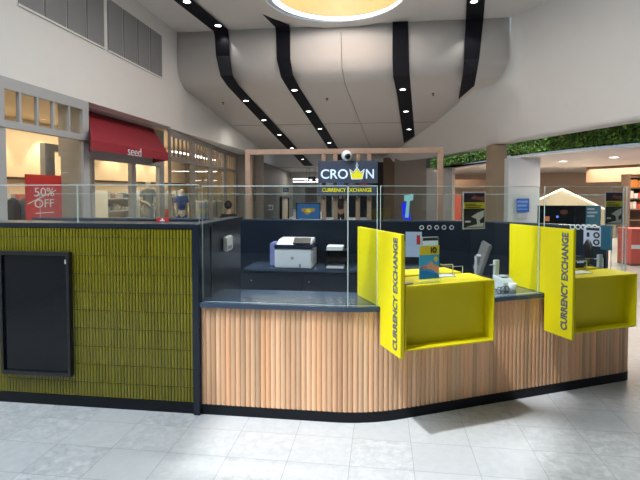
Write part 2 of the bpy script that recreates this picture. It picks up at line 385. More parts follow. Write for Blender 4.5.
S1 = [(atz(160, -12, zc), atz(178, -12, zc)), (atz(174, 0, zc), atz(192, 0, zc)), (atz(213.6, 31, zc), atz(227.5, 29.5, zc)),
      (onY(214.8, 36, 11.31), onY(228.5, 35, 11.31)), (onY(216, 56, 11.31), onY(229.7, 56, 11.31)), (onslope(220.5, 76, OF), onslope(233, 76, OF)), (onslope(227.5, 86, OF), onslope(238, 85, OF)), (onslope(272.5, 133.6, OF), onslope(282, 132, OF)), (onslope(304, 165.8, OF), onslope(313, 165.8, OF))]
S1L = [(atz(187, 1, zc), 1), (atz(218, 25, zc), 1)]+[(onslope(x, y, OF), 0) for x, y in [(246, 100.4), (264, 119.8), (279.5, 134.5), (292, 147.8), (302.7, 159)]]
strip('first bent black ceiling strip from the left, running past the grey vent panels', S1, S1L)
S2 = [(atz(262.6, 14, zc), atz(263.2, 14, zc)), (atz(275.3, 27, zc), atz(289.5, 25.5, zc)), (onY(276, 32, 11.31), onY(290, 31, 11.31)), (onY(276.7, 59, 11.31), onY(290.2, 59, 11.31)), (onslope(281, 77, OF), onslope(293, 75, OF)), (onslope(288, 88.6, OF), onslope(299, 87, OF)), (onslope(317.5, 132, OF), onslope(328, 132, OF)), (onslope(336, 160, OF), onslope(345, 160, OF))]
strip('second black ceiling strip, starting in a point beside the round light well', S2, [(onslope(x, y, OF), 0) for x, y in [(294.4, 89.7), (308.5, 111), (320, 128.5), (329.4, 142.5)]])
S3 = [(onY(392.5, 18, 11.31), onY(408, 15, 11.31)), (onY(392.5, 60, 11.31), onY(409, 60, 11.31)), (onslope(393, 76, OF), onslope(409.8, 76, OF)), (onslope(397, 94, OF), onslope(411.3, 94, OF)), (onslope(404, 143, OF), onslope(414.7, 136, OF))]
strip('third black ceiling strip, right of the round light well, with three lit downlights', S3, [(onslope(x, y, OF), 0) for x, y in [(402.8, 89), (406, 111), (409, 129)]])
S4 = [(atz(467, -10, zc), atz(486, -10, zc)), (atz(466, 16, zc), atz(483.6, 15.3, zc)), (onY(465.8, 20, 11.31), onY(483.3, 19.5, 11.31)), (onY(463.8, 60, 11.31), onY(479.3, 58, 11.31)), (onslope(462.6, 76, OF), onslope(477, 72, OF)), (onslope(458.6, 99, OF), onslope(474.5, 85.5, OF))]
strip('fourth black ceiling strip, rightmost, ending against the white bulkhead', S4, [(atz(474, 1, zc), 1)])
# tiny ceiling fittings
for i, (x, y) in enumerate([(186, 119+0), (223, 103), (327, 99), (433, 94)]):
    p = onslope(x, y, .05)
    tag(MB().lathe(p, [(.035, .02), (.035, 0), (.015, -.01), (.015, -.05)], 12).build('sprinkler_head', M_dgrey), ['small dark sprinkler head on the sloping ceiling above the boutique', 'small dark sprinkler head beside the first black ceiling strip', 'small dark sprinkler head between second strip and ceiling joint', 'small dark sprinkler head between third and fourth strips'][i], 'sprinkler', 'ceiling sprinkler heads')

# grey vent panels high in the left wall
def vent(ys, label):
    t = thing('vent_panel', label, 'vent panel', (WX, ys[0][0], 4.37), 0, 'grey vent panels')
    for a, c in ys: MB().box((.004, a+.0-ys[0][0], 0), (.02, c-ys[0][0], .96)).build('grey_sheet', mat('grey_mesh_sheet', (.20, .205, .215), .6, noise=.05, nscale=90), t)
    f = MB(); 
    f.box((.0, -.02, -.03), (.03, ys[-1][1]-ys[0][0]+.02, -.001))
    f.build('frame', M_wall, t)
g1 = [onX(x, 20, WX).y for x in (18.3, 43, 44.5, 65.2, 66.7, 85, 86.3, 103)]
vent([(g1[i], g1[i+1]) for i in (0, 2, 4, 6)], 'left bank of four grey vent panels high on the white wall')
g2 = [onX(x, 40, WX).y for x in (107.5, 122, 123.2, 136.3, 137.3, 148.8, 149.8, 161)]
vent([(g2[i], g2[i+1]) for i in (0, 2, 4, 6)], 'right bank of four grey vent panels high on the white wall')

# ================================================================== KIOSK
YW = 3.443
k = thing('tiled_partition', 'waist high kiosk partition faced in olive finger tiles, holding the dark display', 'partition', (-2.8, YW, 0))
def kb(nm, m, *boxes, bevel=0, parent=None):
    q = MB()
    for a, c in boxes: q.box(Vector(a)-Vector((-2.8, YW, 0)), Vector(c)-Vector((-2.8, YW, 0)))
    return q.build(nm, m, parent or k, bevel)
kb('body', M_navy, ((-4.3, YW+.012, 0), (-1.395, YW+.28, 1.44)))
kb('grout_bed', M_grout, ((-4.3, YW+.005, .085), (-1.43, YW+.0119, 1.43)))
kb('capping', M_navy, ((-4.3, YW-.012, 1.4401), (-1.37, YW+.29, 1.475)), bevel=.004)
kb('kickboard', M_kick, ((-4.3, YW-.005, 0), (-1.43, YW+.0118, .084)))
kb('corner_trim', M_navy, ((-1.428, YW-.03, 0), (-1.376, YW+.0115, 1.44)), bevel=.003)
kb('side_panel', M_navy, ((-1.49, YW+.281, 0), (-1.39, 4.54, 1.44)))
kb('side_capping', M_navy, ((-1.50, YW+.2905, 1.4401), (-1.37, 4.55, 1.475)))
ts = MB(); TW = .0262; TH = .145; tone_t = {}
nx = int((4.28-1.432)/TW)
for i in range(nx):
    xa = -1.433-(i+1)*TW
    for j in range(10):
        z1 = 1.507-j*TH; z0 = z1-TH+.005; z1 = min(z1, 1.434)
        if z0 < .086: z0 = .09
        if z1-z0 < .02: continue
        if -3.02 < xa < -2.48 and .30 < z0 and z1 < 1.20: continue
        a = xa+.0018; c = xa+TW-.0018; y = YW+.004
        pts = [(a-(-2.8), .0048), (a+2.8, -.0005), (a+2.8+.004, -.0045), ((a+c)/2+2.8, -.006), (c+2.8-.004, -.0045), (c+2.8, -.0005), (c+2.8, .0048)]
        ts.poly_prism(pts, z0, z1)
to = ts.build('finger_tiles', M_tile, k)
def tile_tone(c):
    g = random.gauss(1, .06); return (g*random.gauss(1, .02), g, g)
set_tone(to, tile_tone)
# portrait display
d = thing('portrait_display', 'switched off black portrait display screen set on the olive tiles', 'screen', (-2.738, YW-.008, .253))
MB().box((-.305, -.045, 0), (-.28, .0, .995)).box((.28, -.045, 0), (.305, 0, .995)).box((-.28, -.045, 0), (.28, 0, .03)).box((-.28, -.045, .965), (.28, 0, .995)).build('bezel', M_black, d, .002)
MB().box((-.28, -.025, .03), (.28, -.001, .965)).build('screen', M_screen, d)
MB().box((.258, -.0268, .900), (.276, -.0252, .935)).build('white_sticker', M_white, d)

# front counter path
U = Vector((.9, .436, 0)).normalized(); NB = Vector((U.y, -U.x, 0)); AB = math.atan2(U.y, U.x)
CORN = Vector((-.081, YW-.003, 0)); TT = .27
def front_path(off=0., s_end=2.53, x_start=-1.374, dense=.02):
    """plan line of the batten front (off > 0 is towards the customer): facet A, bend, facet B, rounded end, return"""
    P = []
    R_ = TT/math.tan(AB/2)*1.0
    R_ = TT/math.tan(AB/2)
    cen = Vector((CORN.x-TT, CORN.y+R_, 0)); r = R_+off
    P.append((Vector((x_start, CORN.y-off, 0)), Vector((0, -1, 0)))); 
    for i in range(13):
        a = -math.pi/2+AB*i/12; n = Vector((math.cos(a), math.sin(a), 0)); P.append((cen+n*r, n))
    e = CORN+U*s_end; re = .16; c2 = e-NB*re-U*0
    for i in range(9):
        a0 = math.atan2(NB.y, NB.x); a = a0+math.pi/2*i/8; n = Vector((math.cos(a), math.sin(a), 0)); P.append((c2+n*(re+off), n))
    P.append((c2+U*(re+off)-NB*.14, U.copy()))
    return P
def resample(P, step):
    out = []; acc = 0; nxt = step/2
    for (a, na), (c, nc) in zip(P, P[1:]):
        l = (c-a).length
        while nxt <= acc+l and l > 0:
            f = (nxt-acc)/l; out.append((a.lerp(c, f), na.lerp(nc, f).normalized())); nxt += step
        acc += l
    return out
FP = front_path()
fc = thing('service_counter', 'angled service counter clad in vertical timber battens with slate worktop', 'counter', (0, YW, 0))
fo = Vector((0, YW, 0))
wd = MB(); bt = resample(FP, .0392)
for p, n in bt:
    t = Vector((-n.y, n.x, 0)); r = .0195; 
    pts = []
    for q in range(7):
        a = math.pi*q/6; pts.append(p-n*.013+t*(-math.cos(a)*r)+n*(math.sin(a)*.0095)-fo)
    wd.poly_prism([(v_.x, v_.y) for v_ in pts], .078, .838)
wo = wd.build('timber_battens', M_wood, fc)
def wood_tone(c):
    g = random.gauss(.98, .13); g = max(.7, min(1.25, g)); h = random.gauss(0, .045); return (g, g*(1.0+h), g*(1.0+1.8*h))
set_tone(wo, wood_tone)
inner = [(p-n*.014-fo, n) for p, n in FP]; back = [(p-n*.05-fo, n) for p, n in FP]
MB().poly_prism([(a.x, a.y) for a, n in inner]+[(a.x, a.y) for a, n in back[::-1]], .0, .838).build('carcass', mat('dark_brown_backing', (.30, .17, .10), .8), fc)
kp = [(p-n*.002-fo) for p, n in FP]; kq = [(p-n*.0135-fo) for p, n in FP]
MB().poly_prism([(a.x, a.y) for a in kp]+[(a.x, a.y) for a in kq[::-1]], 0, .077).build('kickboard', M_kick, fc)
# worktop
Wf = [(p+n*.022-fo) for p, n in FP]
wb = [Vector((-1.374, YW+.50, 0)), Vector((-.22, YW+.50, 0)), Vector((-.15, YW+.51, 0)), CORN+U*.15-NB*.50, CORN+U*2.10-NB*.50, CORN+U*2.36-NB*.32]
wb = [p-fo for p in wb]
MB().poly_prism([(a.x, a.y) for a in Wf]+[(a.x, a.y) for a in wb[::-1]], .839, .875).build('worktop', M_top, fc, .003)

# yellow service units
YELG = 'yellow service units'
def unit(label, s, dz=0, W=.735, pr=.34, dt=-.03, ft=.015):
    o = CORN+U*s; t = thing('service_unit', label, 'service unit', (o.x, o.y, 0), AB)
    fin = [(-pr, .60+dz), (-.026, .60+dz), (-.026, .877), (.40, .877), (.40, 1.425+ft), (-pr, 1.425+ft)]
    MB().prism([(-.026, y, z) for y, z in fin], (.026, 0, 0)).build('blade_panel', M_yel, t, .002)
    MB().prism([(.0005, y, z) for y, z in [(-pr+.015, .60+dz), (-.026, .60+dz), (-.026, .877), (-.026, 1.38+ft), (-pr+.015, 1.38+ft)]], (.012, 0, 0)).build('backing_strip', M_yel, t)
    bx = MB(); T = .009; x0 = .0135; zb_ = .645+dz; zt_ = 1.105+dt; yf = -pr+.005
    bx.box((x0, yf, zb_), (W, -.026, zb_+T)).box((x0, yf, zb_+T), (x0+T, -.026, zt_)).box((W-T, yf, zb_+T), (W, -.026, zt_))
    bx.box((x0+T, yf+.10, zb_+T), (W-T, yf+.115, zt_))
    bx.build('open_box', M_yel, t, .001)
    MB().box((x0, yf, zt_+.0005), (W, -.03, zt_+.015)).box((x0, .022, zt_+.0005), (W-.03, .26, zt_+.015)).build('shelf_top', M_yel, t, .001)
    MB().box((x0+.02, .03, .877), (W-.05, .25, zt_)).build('rear_riser', M_black, t)
    text('lettering', 'CURRENCY EXCHANGE', .1, M_letter, t, basis((-.0272, -pr+.078, 1.008+ft), (0, 0, 1), (0, 1, 0)) , .0006, .0045, fit=(.775, .066))
    return t
u1 = unit('nearer yellow service unit with lettered blade panel and open box, holding the brochure stand', .10)
u2 = unit('farther yellow service unit with lettered blade panel, at the right end of the counter', 1.61, -.035, .665, .31, -.07, .005)
ZT2 = 1.1205-.07

# glass screens
def glass_strip(name, label, pts, z0, z1, group, th=.010, notch=None, cat='glass screen'):
    """upright glass along a plan polyline (pairs point, normal)"""
    base = pts[0][0].copy(); base.z = 0
    bm = bmesh.new(); A = [];
    for i, (p, n) in enumerate(pts):
        zz0 = z0[i] if isinstance(z0, list) else z0
        A.append([bm.verts.new(Vector((q.x-base.x, q.y-base.y, z))) for q, z in ((p+n*th/2, zz0), (p+n*th/2, z1), (p-n*th/2, z1), (p-n*th/2, zz0))])
    for a, c in zip(A, A[1:]):
        for j, mi in ((0, 0), (1, 1), (2, 0), (3, 1)):
            f = bm.faces.new((a[j], c[j], c[(j+1) % 4], a[(j+1) % 4])); f.material_index = mi
    f = bm.faces.new(A[0]); f.material_index = 1; f = bm.faces.new(A[-1][::-1]); f.material_index = 1
    bmesh.ops.recalc_face_normals(bm, faces=bm.faces)
    me = bpy.data.meshes.new(name); bm.to_mesh(me); bm.free(); me.materials.append(M_glass); me.materials.append(M_edge)
    o = bpy.data.objects.new(name, me); COL.objects.link(o); o.location = (base.x, base.y, 0)
    A = [(p+n*th/2-base) for p, n in pts]; B = [(p-n*th/2-base) for p, n in pts]
    keep = [i for i in range(len(pts)) if i == 0 or (pts[i][0]-pts[i-1][0]).length > .001]
    MB().poly_prism([(A[i].x, A[i].y) for i in keep]+[(B[i].x, B[i].y) for i in keep[::-1]], z1+.0002, z1+.005).build('polished_edge', M_edge, o)
    return tag(o, label, cat, group)
G = 'kiosk glass screens'
IN = .03
def Apt(x): return (Vector((x, CORN.y+IN, 0)), Vector((0, -1, 0)))
def Bpt(s, o=IN): return (CORN+U*s-NB*o, NB)
ZG = 1.765
glass_strip('glass_screen', 'clear glass screen on the straight worktop in front of the printer', [Apt(-1.365), Apt(-.246)], .876, ZG, G)
curve = [(p-n*IN, n) for p, n in front_path() if -.36 < (p.x) < .2][0:]
cv = [Apt(-.238)]+[(p-n*IN, n) for p, n in front_path()[1:14] if p.x > -.22 and (p-CORN).dot(U) < .05]+[Bpt(.0735)]
gn_ = glass_strip('glass_screen', 'narrow clear glass screen where the counter bends, left of nearer yellow blade', cv, .876, ZG, G)
MB().box((-.0075, -.007, .876), (-.0005, .007, ZG)).build('joint_strip', M_edge, gn_)
glass_strip('glass_screen', 'clear glass screen between the two yellow blade panels', [Bpt(.1005), Bpt(.82), Bpt(.8201), Bpt(1.57)], [1.135, 1.135, .876, .876], ZG, G)
e_ = CORN+U*2.53; c2_ = e_-NB*.16
ends = []
for i in range(7):
    a = math.atan2(NB.y, NB.x)+math.pi/2*i/6; n = Vector((math.cos(a), math.sin(a), 0)); ends.append((c2_+n*(.16-IN), n))
glass_strip('glass_screen', 'clear glass screen over the farther yellow unit at the right end', [Bpt(1.625), Bpt(2.29), Bpt(2.2901), Bpt(2.52)], [1.135, 1.135, .876, .876], ZG, G)
glass_strip('glass_screen', 'rounded clear glass screen closing the right end of the counter', [(p, n) for p, n in ends[1:]]+[(ends[-1][0]-NB*.10, U.copy())], .876, ZG, G)
ys_ = YW+.03
glass_strip('glass_screen', 'clear glass screen on the olive tiled partition, nearest the corner', [(Vector((-2.40, ys_, 0)), Vector((0, -1, 0))), (Vector((-1.392, ys_, 0)), Vector((0, -1, 0)))], 1.476, 1.775, G)
glass_strip('glass_screen', 'clear glass screen on the olive tiled partition above the dark display', [(Vector((-4.2, ys_, 0)), Vector((0, -1, 0))), (Vector((-2.407, ys_, 0)), Vector((0, -1, 0)))], 1.476, 1.775, G)

# rear wall of the kiosk
BW = [Vector(p+(0,)) for p in [(-4.6, 5.72), (.75, 5.72), (1.05, 5.70), (1.31, 5.62), (1.55, 5.49), (1.75, 5.33), (1.98, 5.12), (2.2, 4.91)]]
def norms(P):
    o = []
    for i, p in enumerate(P):
        d_ = (P[min(i+1, len(P)-1)]-P[max(i-1, 0)]).normalized(); o.append((p, Vector((d_.y, -d_.x, 0))))
    return o
BN = norms(BW)
rw = thing('rear_screen_wall', 'dark navy rear wall of the kiosk, curving round at the right', 'partition', (0, 5.72, 0))
ro = Vector((0, 5.72, 0))
def band(a, c, z0, z1, PN=BN):
    m = MB(); A = [(p+n*a-ro) for p, n in PN]; B = [(p+n*c-ro) for p, n in PN]
    m.poly_prism([(q.x, q.y) for q in A]+[(q.x, q.y) for q in B[::-1]], z0, z1); return m
band(-.03, .03, 0, 1.36).build('panel', M_navy, rw)
band(-.04, .04, 1.3601, 1.38).build('capping', M_top, rw)
def ring_at(p, n, name='cable_ring'):
    m = MB(); t = Vector((-n.y, n.x, 0)); bm = m.bm; R0, r0 = .022, .0055; vs = []
    for i in range(16):
        a = 2*math.pi*i/16; c = p+t*math.cos(a)*R0+_Z*math.sin(a)*R0; e = (t*math.cos(a)+_Z*math.sin(a))
        vs.append([bm.verts.new(c+e*math.cos(b2)*r0+n*math.sin(b2)*r0) for b2 in [2*math.pi*j/6 for j in range(6)]])
    for i in range(16):
        for j in range(6): bm.faces.new((vs[i][j], vs[(i+1) % 16][j], vs[(i+1) % 16][(j+1) % 6], vs[i][(j+1) % 6]))
    return m.build(name, M_white, rw, smooth=True)
for x in (421.7, 429.3, 436.7, 444, 451.7):
    p = onY(x, 227.5, 5.68); ring_at(p-ro, Vector((0, -1, 0)))
def bwp(x, y, off=.04):
    """point of the curved rear wall seen at a picture column, with the wall direction there"""
    r = ray(x, y)
    for a, c in list(zip(BW, BW[1:]))[::-1]:
        d_ = (c-a).normalized(); n = Vector((d_.y, -d_.x, 0)); p = _C+r*((a+n*off-_C).dot(n)/r.dot(n)); q = (p-a).dot(d_)
        if -.02 <= q <= (c-a).length+.05: return p, d_, n
    return p, d_, n
for x in (572.5, 578, 583.5, 589, 594.5):
    p, d_, n = bwp(x, 227); ring_at(p-ro, n)
# rear glass
GR = 'rear glass panels on the navy wall'
for (xa, xb), lb in zip([(-4.5, -2.9), (-2.89, -1.7), (-1.69, -.5), (-.49, .72)], ['behind the display', 'behind the tiled partition corner', 'above the printer', 'behind the slatted sign frame']):
    glass_strip('rear_glass_panel', 'low clear glass panel on the navy rear wall, '+lb, [(Vector((xa, 5.72, 0)), Vector((0, -1, 0))), (Vector((xb, 5.72, 0)), Vector((0, -1, 0)))], 1.381, 1.69, GR, .008)
glass_strip('rear_glass_panel', 'low clear glass panel following the curve of the navy rear wall', BN[1:], 1.381, 1.69, GR, .008)

# back bench with cabinets
bc = thing('back_bench', 'navy storage bench against the rear wall, carrying the printer', 'bench', (-.6, 5.4, 0))
MB().box((-.92, -.245, 0), (1.1, .285, .83)).build('carcass', M_navy, bc)
MB().box((-.93, -.27, .8301), (1.1, .285, .86)).build('bench_top', M_top, bc, .002)
for xa in (-.91, -.25, .42):
    dr = MB().box((xa, -.262, .09), (xa+.655, -.2455, .81)).build('door', M_navy, bc, .002)
    MB().lathe((xa+.06, -.2625, .72), [(.006, 0), (.007, .006), (.0, .009)], 12, 'Y').build('knob', M_steel, dr)
# printer
pr = thing('laser_printer', 'white and navy laser printer on the back bench', 'printer', (-.975, 5.36, .861))
MB().poly_prism([(-.215, -.19), (.215, -.19), (.215, .19), (-.215, .19)], .0, .22).build('body', M_white, pr, .015)
MB().box((-.22, -.2, .2205), (.22, .19, .262)).build('output_slot', mat('navy_plastic', (.02, .03, .06), .3), pr, .01)
MB().prism([(-.20, -.185, .2625), (.20, -.185, .2625), (.20, .18, .2625), (.20, .18, .315), (-.20, .18, .315), (-.20, -.10, .30)][:0] or [(-.20, -.185, .2625), (-.20, .18, .2625), (-.20, .18, .32), (-.20, -.05, .31)], (.40, 0, 0)).build('scanner_lid', M_white, pr, .008)
MB().prism([(.0, -.20, .275), (.19, -.20, .275), (.19, -.09, .325), (.0, -.09, .325)], (0, 0, .012)).build('control_panel', M_black, pr)
MB().box((-.21, -.1925, .01), (.205, -.1905, .06)).build('paper_tray', M_white, pr)
MB().box((.07, -.1945, .012), (.085, -.1926, .05)).build('tray_latch', M_blue, pr)
MB().lathe((-.01, -.1906, .115), [(.018, 0), (.018, .002)], 16, 'Y').build('round_badge', M_grey, pr)
tag(MB().box((-1.275, 5.30, .862), (-1.205, 5.52, 1.13)).build('document_box', mat('lilac_plastic', (.25, .28, .55), .4), None, .01), 'lilac document box standing left of the white printer', 'box')
ptt = thing('paper_tray_stack', 'two tier black letter tray with papers, right of the printer on the bench', 'letter tray', (-.50, 5.3, .861))
for z in (.0, .10, .2): MB().box((-.12, -.12, z), (.13, .12, z+.008)).build('tray', M_black, ptt)
MB().box((-.12, .10, .0085), (.13, .12, .0995)).box((-.12, .10, .1085), (.13, .12, .1995)).box((-.12, -.1, .0085), (-.112, .095, .0995)).box((-.12, -.1, .1085), (-.112, .095, .1995)).build('side_wall', M_black, ptt)
MB().box((-.10, -.13, .009), (.09, .09, .03)).build('paper', M_paper, ptt)
MB().box((-.10, -.12, .209), (.08, .09, .25)).build('paper_pile', M_paper, ptt)
# wall telephone-like box on the side panel
ds = thing('wall_dispenser', 'small white box fixed to the dark side panel behind the tiled corner', 'box', (-1.3895, 4.10, 1.19))
MB().box((.0, -.095, 0), (.035, .095, .135)).build('casing', M_white, ds, .012)
MB().box((.0352, -.05, .02), (.0375, .05, .05)).build('slot', M_grey, ds)
# low red sign on the capping
rs = thing('red_notice', 'little red notice with white figure on the kiosk rail, behind the olive tiles', 'notice', (-1.80, 3.70, 1.4755))
MB().box((-.052, -.004, 0), (.052, .004, .03)).build('card', M_redsign, rs)
MB().ball((0, -.005, .018), .008, 1, .2, 1.1, 12).box((-.02, -.0062, .004), (.02, -.0042, .013)).build('white_figure', M_white, rs)

# ---- timber portal frame with slats, sign and camera ball
fr = thing('timber_frame', 'pale pink timber portal frame with five short slats, over the rear wall', 'frame', (-.5, 5.9, 0))
fx = Vector((-.5, 5.9, 0))
def fb(nm, a, c, par=fr, m=M_timber): return MB().box(Vector(a)-fx, Vector(c)-fx).build(nm, m, par, .004)
fb('top_beam', (-1.73, 5.87, 2.195), (.75, 5.94, 2.26))
fb('post', (-1.73, 5.87, 0), (-1.665, 5.94, 2.1949)); fb('post', (.685, 5.87, 0), (.75, 5.94, 2.1949))
for x in (323.8, 335.4, 346.5, 357.9, 369.3):
    q = onY(x, 200, 5.9).x; fb('slat', (q-.027, 5.88, 0), (q+.027, 5.925, 2.1949))
sg = thing('kiosk_sign', 'dark grey CROWN currency exchange sign hung on the timber slats', 'sign', (-.405, 5.84, 1.67))
def sx_(x): return onY(x, 180, 5.8).x+.405
M_signb = mat('slate_sign_board', (.075, .09, .13), .4)
MB().box((sx_(318), -.04, .155), (sx_(377.8), .035, .432)).build('upper_board', M_signb, sg, .003)
MB().box((sx_(318), -.04, .0), (sx_(376), .035, .135)).build('lower_board', M_signb, sg, .003)
M_signw = mat('pale_blue_letters', (.7, .82, .95), .4, emit=(.65, .8, 1), estr=.55)
M_signy = mat('yellow_sign_letters', (.85, .75, .02), .4, emit=(.9, .8, .02), estr=.35)
zl = .155+.115
text('crown_word', 'CRO', .16, M_signw, sg, basis((sx_(334.3), -.0435, zl), (1, 0, 0), (0, 0, 1)), .003, .002, fit=(sx_(348)-sx_(321), .118))
text('crown_word', 'N', .16, M_signw, sg, basis((sx_(369.9), -.0435, zl), (1, 0, 0), (0, 0, 1)), .003, .002, fit=(sx_(374)-sx_(366), .114))
text('lower_word', 'CURRENCY EXCHANGE', .1, M_signy, sg, basis((sx_(346.8), -.0435, .072), (1, 0, 0), (0, 0, 1)), .003, .0015, fit=(sx_(371.5)-sx_(322), .048))
xa, xb = sx_(350), sx_(364); xm = (xa+xb)/2; zb = zl-.058
crown = MB(); crown.prism([(xa+.025, -.0465, zb), (xb-.025, -.0465, zb), (xb+.0, -.0465, zb+.10), (xm+.042, -.0465, zb+.06), (xm, -.0465, zb+.125), (xm-.042, -.0465, zb+.06), (xa-.0, -.0465, zb+.10)], (0, .006, 0))
cr = crown.build('crown_emblem', M_signy, sg)
ol = MB(); P_ = [(xa-.004, zb+.115), (xa+.022, zb-.006), (xb-.022, zb-.006), (xb+.004, zb+.115), (xm+.042, zb+.075), (xm, zb+.14), (xm-.042, zb+.075), (xa-.004, zb+.115)]
for a, c in zip(P_, P_[1:]): ol.tube([(a[0], -.047, a[1]), (c[0], -.047, c[1])], .0045, 6)
ol.tube([(xm, -.047, zb+.14), (xm-.013, -.047, zb+.16), (xm, -.047, zb+.18), (xm+.013, -.047, zb+.16), (xm, -.047, zb+.14)], .004, 6); ol.tube([(xm, -.047, zb+.18), (xm, -.047, zb+.20)], .004, 6)
ol.build('crown_outline', M_signw, sg)
cb_ = thing('security_camera', 'round white dome camera above the CROWN sign', 'camera', onY(346.7, 155.8, 5.77))
MB().ball((0, 0, 0), .064, seg=24).build('housing', M_white, cb_, smooth=True)
MB().ball((.012, -.037, -.008), .038, seg=20).build('lens', M_screen, cb_, smooth=True)
MB().tube([(0, .05, .01), (0, .099, .01)], .025).build('mount', M_white, cb_)

# ---- things on the yellow units
def local(s, x, y, z): o = CORN+U*s; return o+U*x-NB*y+_Z*z
ZT = 1.1205-.03
def kp(px, off, z):
    """point on the line parallel to the front, OFF metres inward of it, where column px falls"""
    n = -NB; a = CORN+n*off; r = ray(px, 250); t = (a-_C).dot(n)/r.dot(n); p = _C+r*t; return Vector((p.x, p.y, z))
br = thing('brochure_holder', 'clear stand with a yellow and blue brochure on the nearer yellow unit', 'brochure holder', kp(429, -.27, ZT), AB)
w_ = .073
MB().box((-w_, .0, .0), (w_, .003, .235)).box((-w_, -.03, 0), (w_, -.0005, .003)).box((-w_, -.033, 0), (w_, -.0305, .05)).build('acrylic', M_glass, br)
MB().box((-w_+.002, -.006, .02), (w_-.002, -.0015, .20)).build('brochure', mat('sky_blue_print', (.06, .42, .62), .4), br)
MB().box((-w_+.002, -.0075, .15), (w_-.002, -.0062, .20)).build('yellow_header', mat('yellow_print', (.75, .62, .03), .4), br)
MB().box((.008, -.009, .160), (.016, -.0077, .19)).lathe((.036, -.0078, .175), [(.008, 0), (.016, 0), (.016, .0012), (.008, .0012), (.008, 0)], 20, 'Y').build('header_mark', M_black, br)
M_or = mat('peach_print', (.80, .38, .24), .4)
MB().prism([(-.05, -.0075, .09), (-.005, -.0075, .098), (.012, -.0075, .118), (.03, -.0075, .10), (.07, -.0075, .085), (.07, -.0075, .045), (.045, -.0075, .055), (.01, -.0075, .072), (-.045, -.0075, .075)], (0, .0012, 0)).build('peach_shape', M_or, br)
MB().prism([(-.071, -.0079, .022), (.071, -.0079, .022), (.071, -.0079, .038), (.03, -.0079, .05), (-.02, -.0079, .066), (-.071, -.0079, .062)], (0, .0012, 0)).build('blue_shape', mat('bright_blue_print', (.01, .25, .70), .4), br)
MB().lathe((.048, -.0062, .125), [(.014, 0), (.014, .0012)], 16, 'Y').build('yellow_spot', mat('yellow_print', (.75, .62, .03), .4), br)
br.scale = (1.1, 1, 1.3)
text('red_word', 'LIVE', .02, M_redsign, br, basis((-.042, -.0085, .084), (1, 0, 0), (0, 0, 1)), .0004, 0, fit=(.046, .014))
# documents, staff side screens
def flat_doc(label, s, x, y, z, wx, wy, m, rz=0, name='document_tray'):
    o = MB().box((-wx/2, -wy/2, 0), (wx/2, wy/2, .006)).build(name, m, None, .001); o.location = local(s, x, y, z); o.rotation_euler = (0, 0, AB+rz); return tag(o, label, 'document')
flat_doc('grey paper mat lying behind the brochure stand on the nearer yellow unit', .10, .42, -.09, ZT, .25, .10, mat('pale_grey_paper', (.55, .6, .66), .4))
flat_doc('small grey card lying by the blade of the nearer yellow unit', .10, .06, -.27, ZT, .07, .05, M_grey, .3)
flat_doc('white paper mat lying on the farther yellow unit', 1.61, .20, -.12, ZT2, .26, .12, M_paper)
flat_doc('cream sheet standing on edge nothing', .10, 0, 0, 0, .01, .01, M_paper) if False else None
cs = MB().box((0, -.035, 0), (.004, .035, .25)).build('cream_card', mat('cream_card', (.75, .7, .45), .5)); cs.location = local(.10, .03, -.24, ZT); cs.rotation_euler = (0, 0, AB-.5); tag(cs, 'upright cream card tucked beside the nearer blade panel', 'card')
def rod(label, s, x, y):
    t = MB(); t.tube([(-.09, 0, .082), (-.005, 0, .082), (0, 0, .077), (0, 0, .003)], .0045, 8).lathe((0, 0, 0), [(.02, 0), (.02, .004)], 14).tube([(-.09, 0, .082), (-.09, .03, .082)], .0045, 8)
    o = t.build('chrome_rail', M_steel); o.location = s; o.rotation_euler = (0, 0, AB); return tag(o, label, 'rail')
rod('thin bent metal rail on the nearer yellow unit, right of the brochure', kp(453, -.075, ZT), 0, 0)
rod('thin bent metal rail on the farther yellow unit beside the dark oval screen', kp(587, -.06, ZT2), 0, 0)
# staff monitors
def monitor(label, p, rz, tilt=.0, post=True, ht=.34, z0=.13):
    t = thing('staff_monitor', label, 'monitor', p, rz)
    for q_ in (MB().box((-.21, -.012, z0), (.21, .02, z0+ht)).build('screen_shell', M_dgrey, t, .008), MB().box((-.195, .0205, z0+.015), (.195, .022, z0+ht-.015)).build('screen', M_screen, t)):
        q_.rotation_euler = (-.3, 0, 0); q_.location = (0, -.07, 0)
    MB().lathe((0, .0, 0), [(.11, 0), (.11, .01), (.02, .015)], 20).tube([(0, -.05, .012), (0, -.05, z0+ht*.5)], .018).tube([(0, -.05, z0+ht*.5), (0, -.012, z0+ht*.5)], .018).build('stand', M_grey, t)
    return t
monitor('grey backed staff monitor seen edge on, right of the nearer yellow unit', Vector((.96, 4.64, .875)), math.radians(-93), ht=.30, z0=.08)
# desk strips under monitors
tag(MB().poly_prism([(.52, 4.36), (1.47, 4.80), (1.35, 5.05), (.4, 4.62)], .84, .874).build('staff_desk', M_navy), 'navy staff desk behind the counter, under the nearer monitor', 'desk')
tag(MB().box((.53, 4.45, 0), (.68, 4.65, .839)).build('desk_pedestal', M_black), 'black pedestal carrying the staff desk behind the counter', 'pedestal')
pl = thing('grey_post', 'short pale grey post standing right of the edge on monitor', 'post', kp(495.5, .36, .876), AB)
MB().prism([(-.022, -.02, 0), (.022, -.02, 0), (.032, -.02, .235), (-.018, -.02, .235)], (0, .03, 0)).build('post', mat('pale_sage_plastic', (.45, .5, .48), .4), pl, .003)
MB().box((-.06, -.012, .19), (-.020, .0, .197)).build('arm', M_grey, pl)
p2 = copy_tree(pl); p2.location = kp(599, .34, .9); p2['label'] = 'short pale grey post beyond the farther yellow unit, at the right end'; p2.location.z = .876
ov = thing('oval_screen', 'dark oval backed screen standing on the farther yellow unit', 'screen', kp(588, .15, ZT2), AB+1.1)
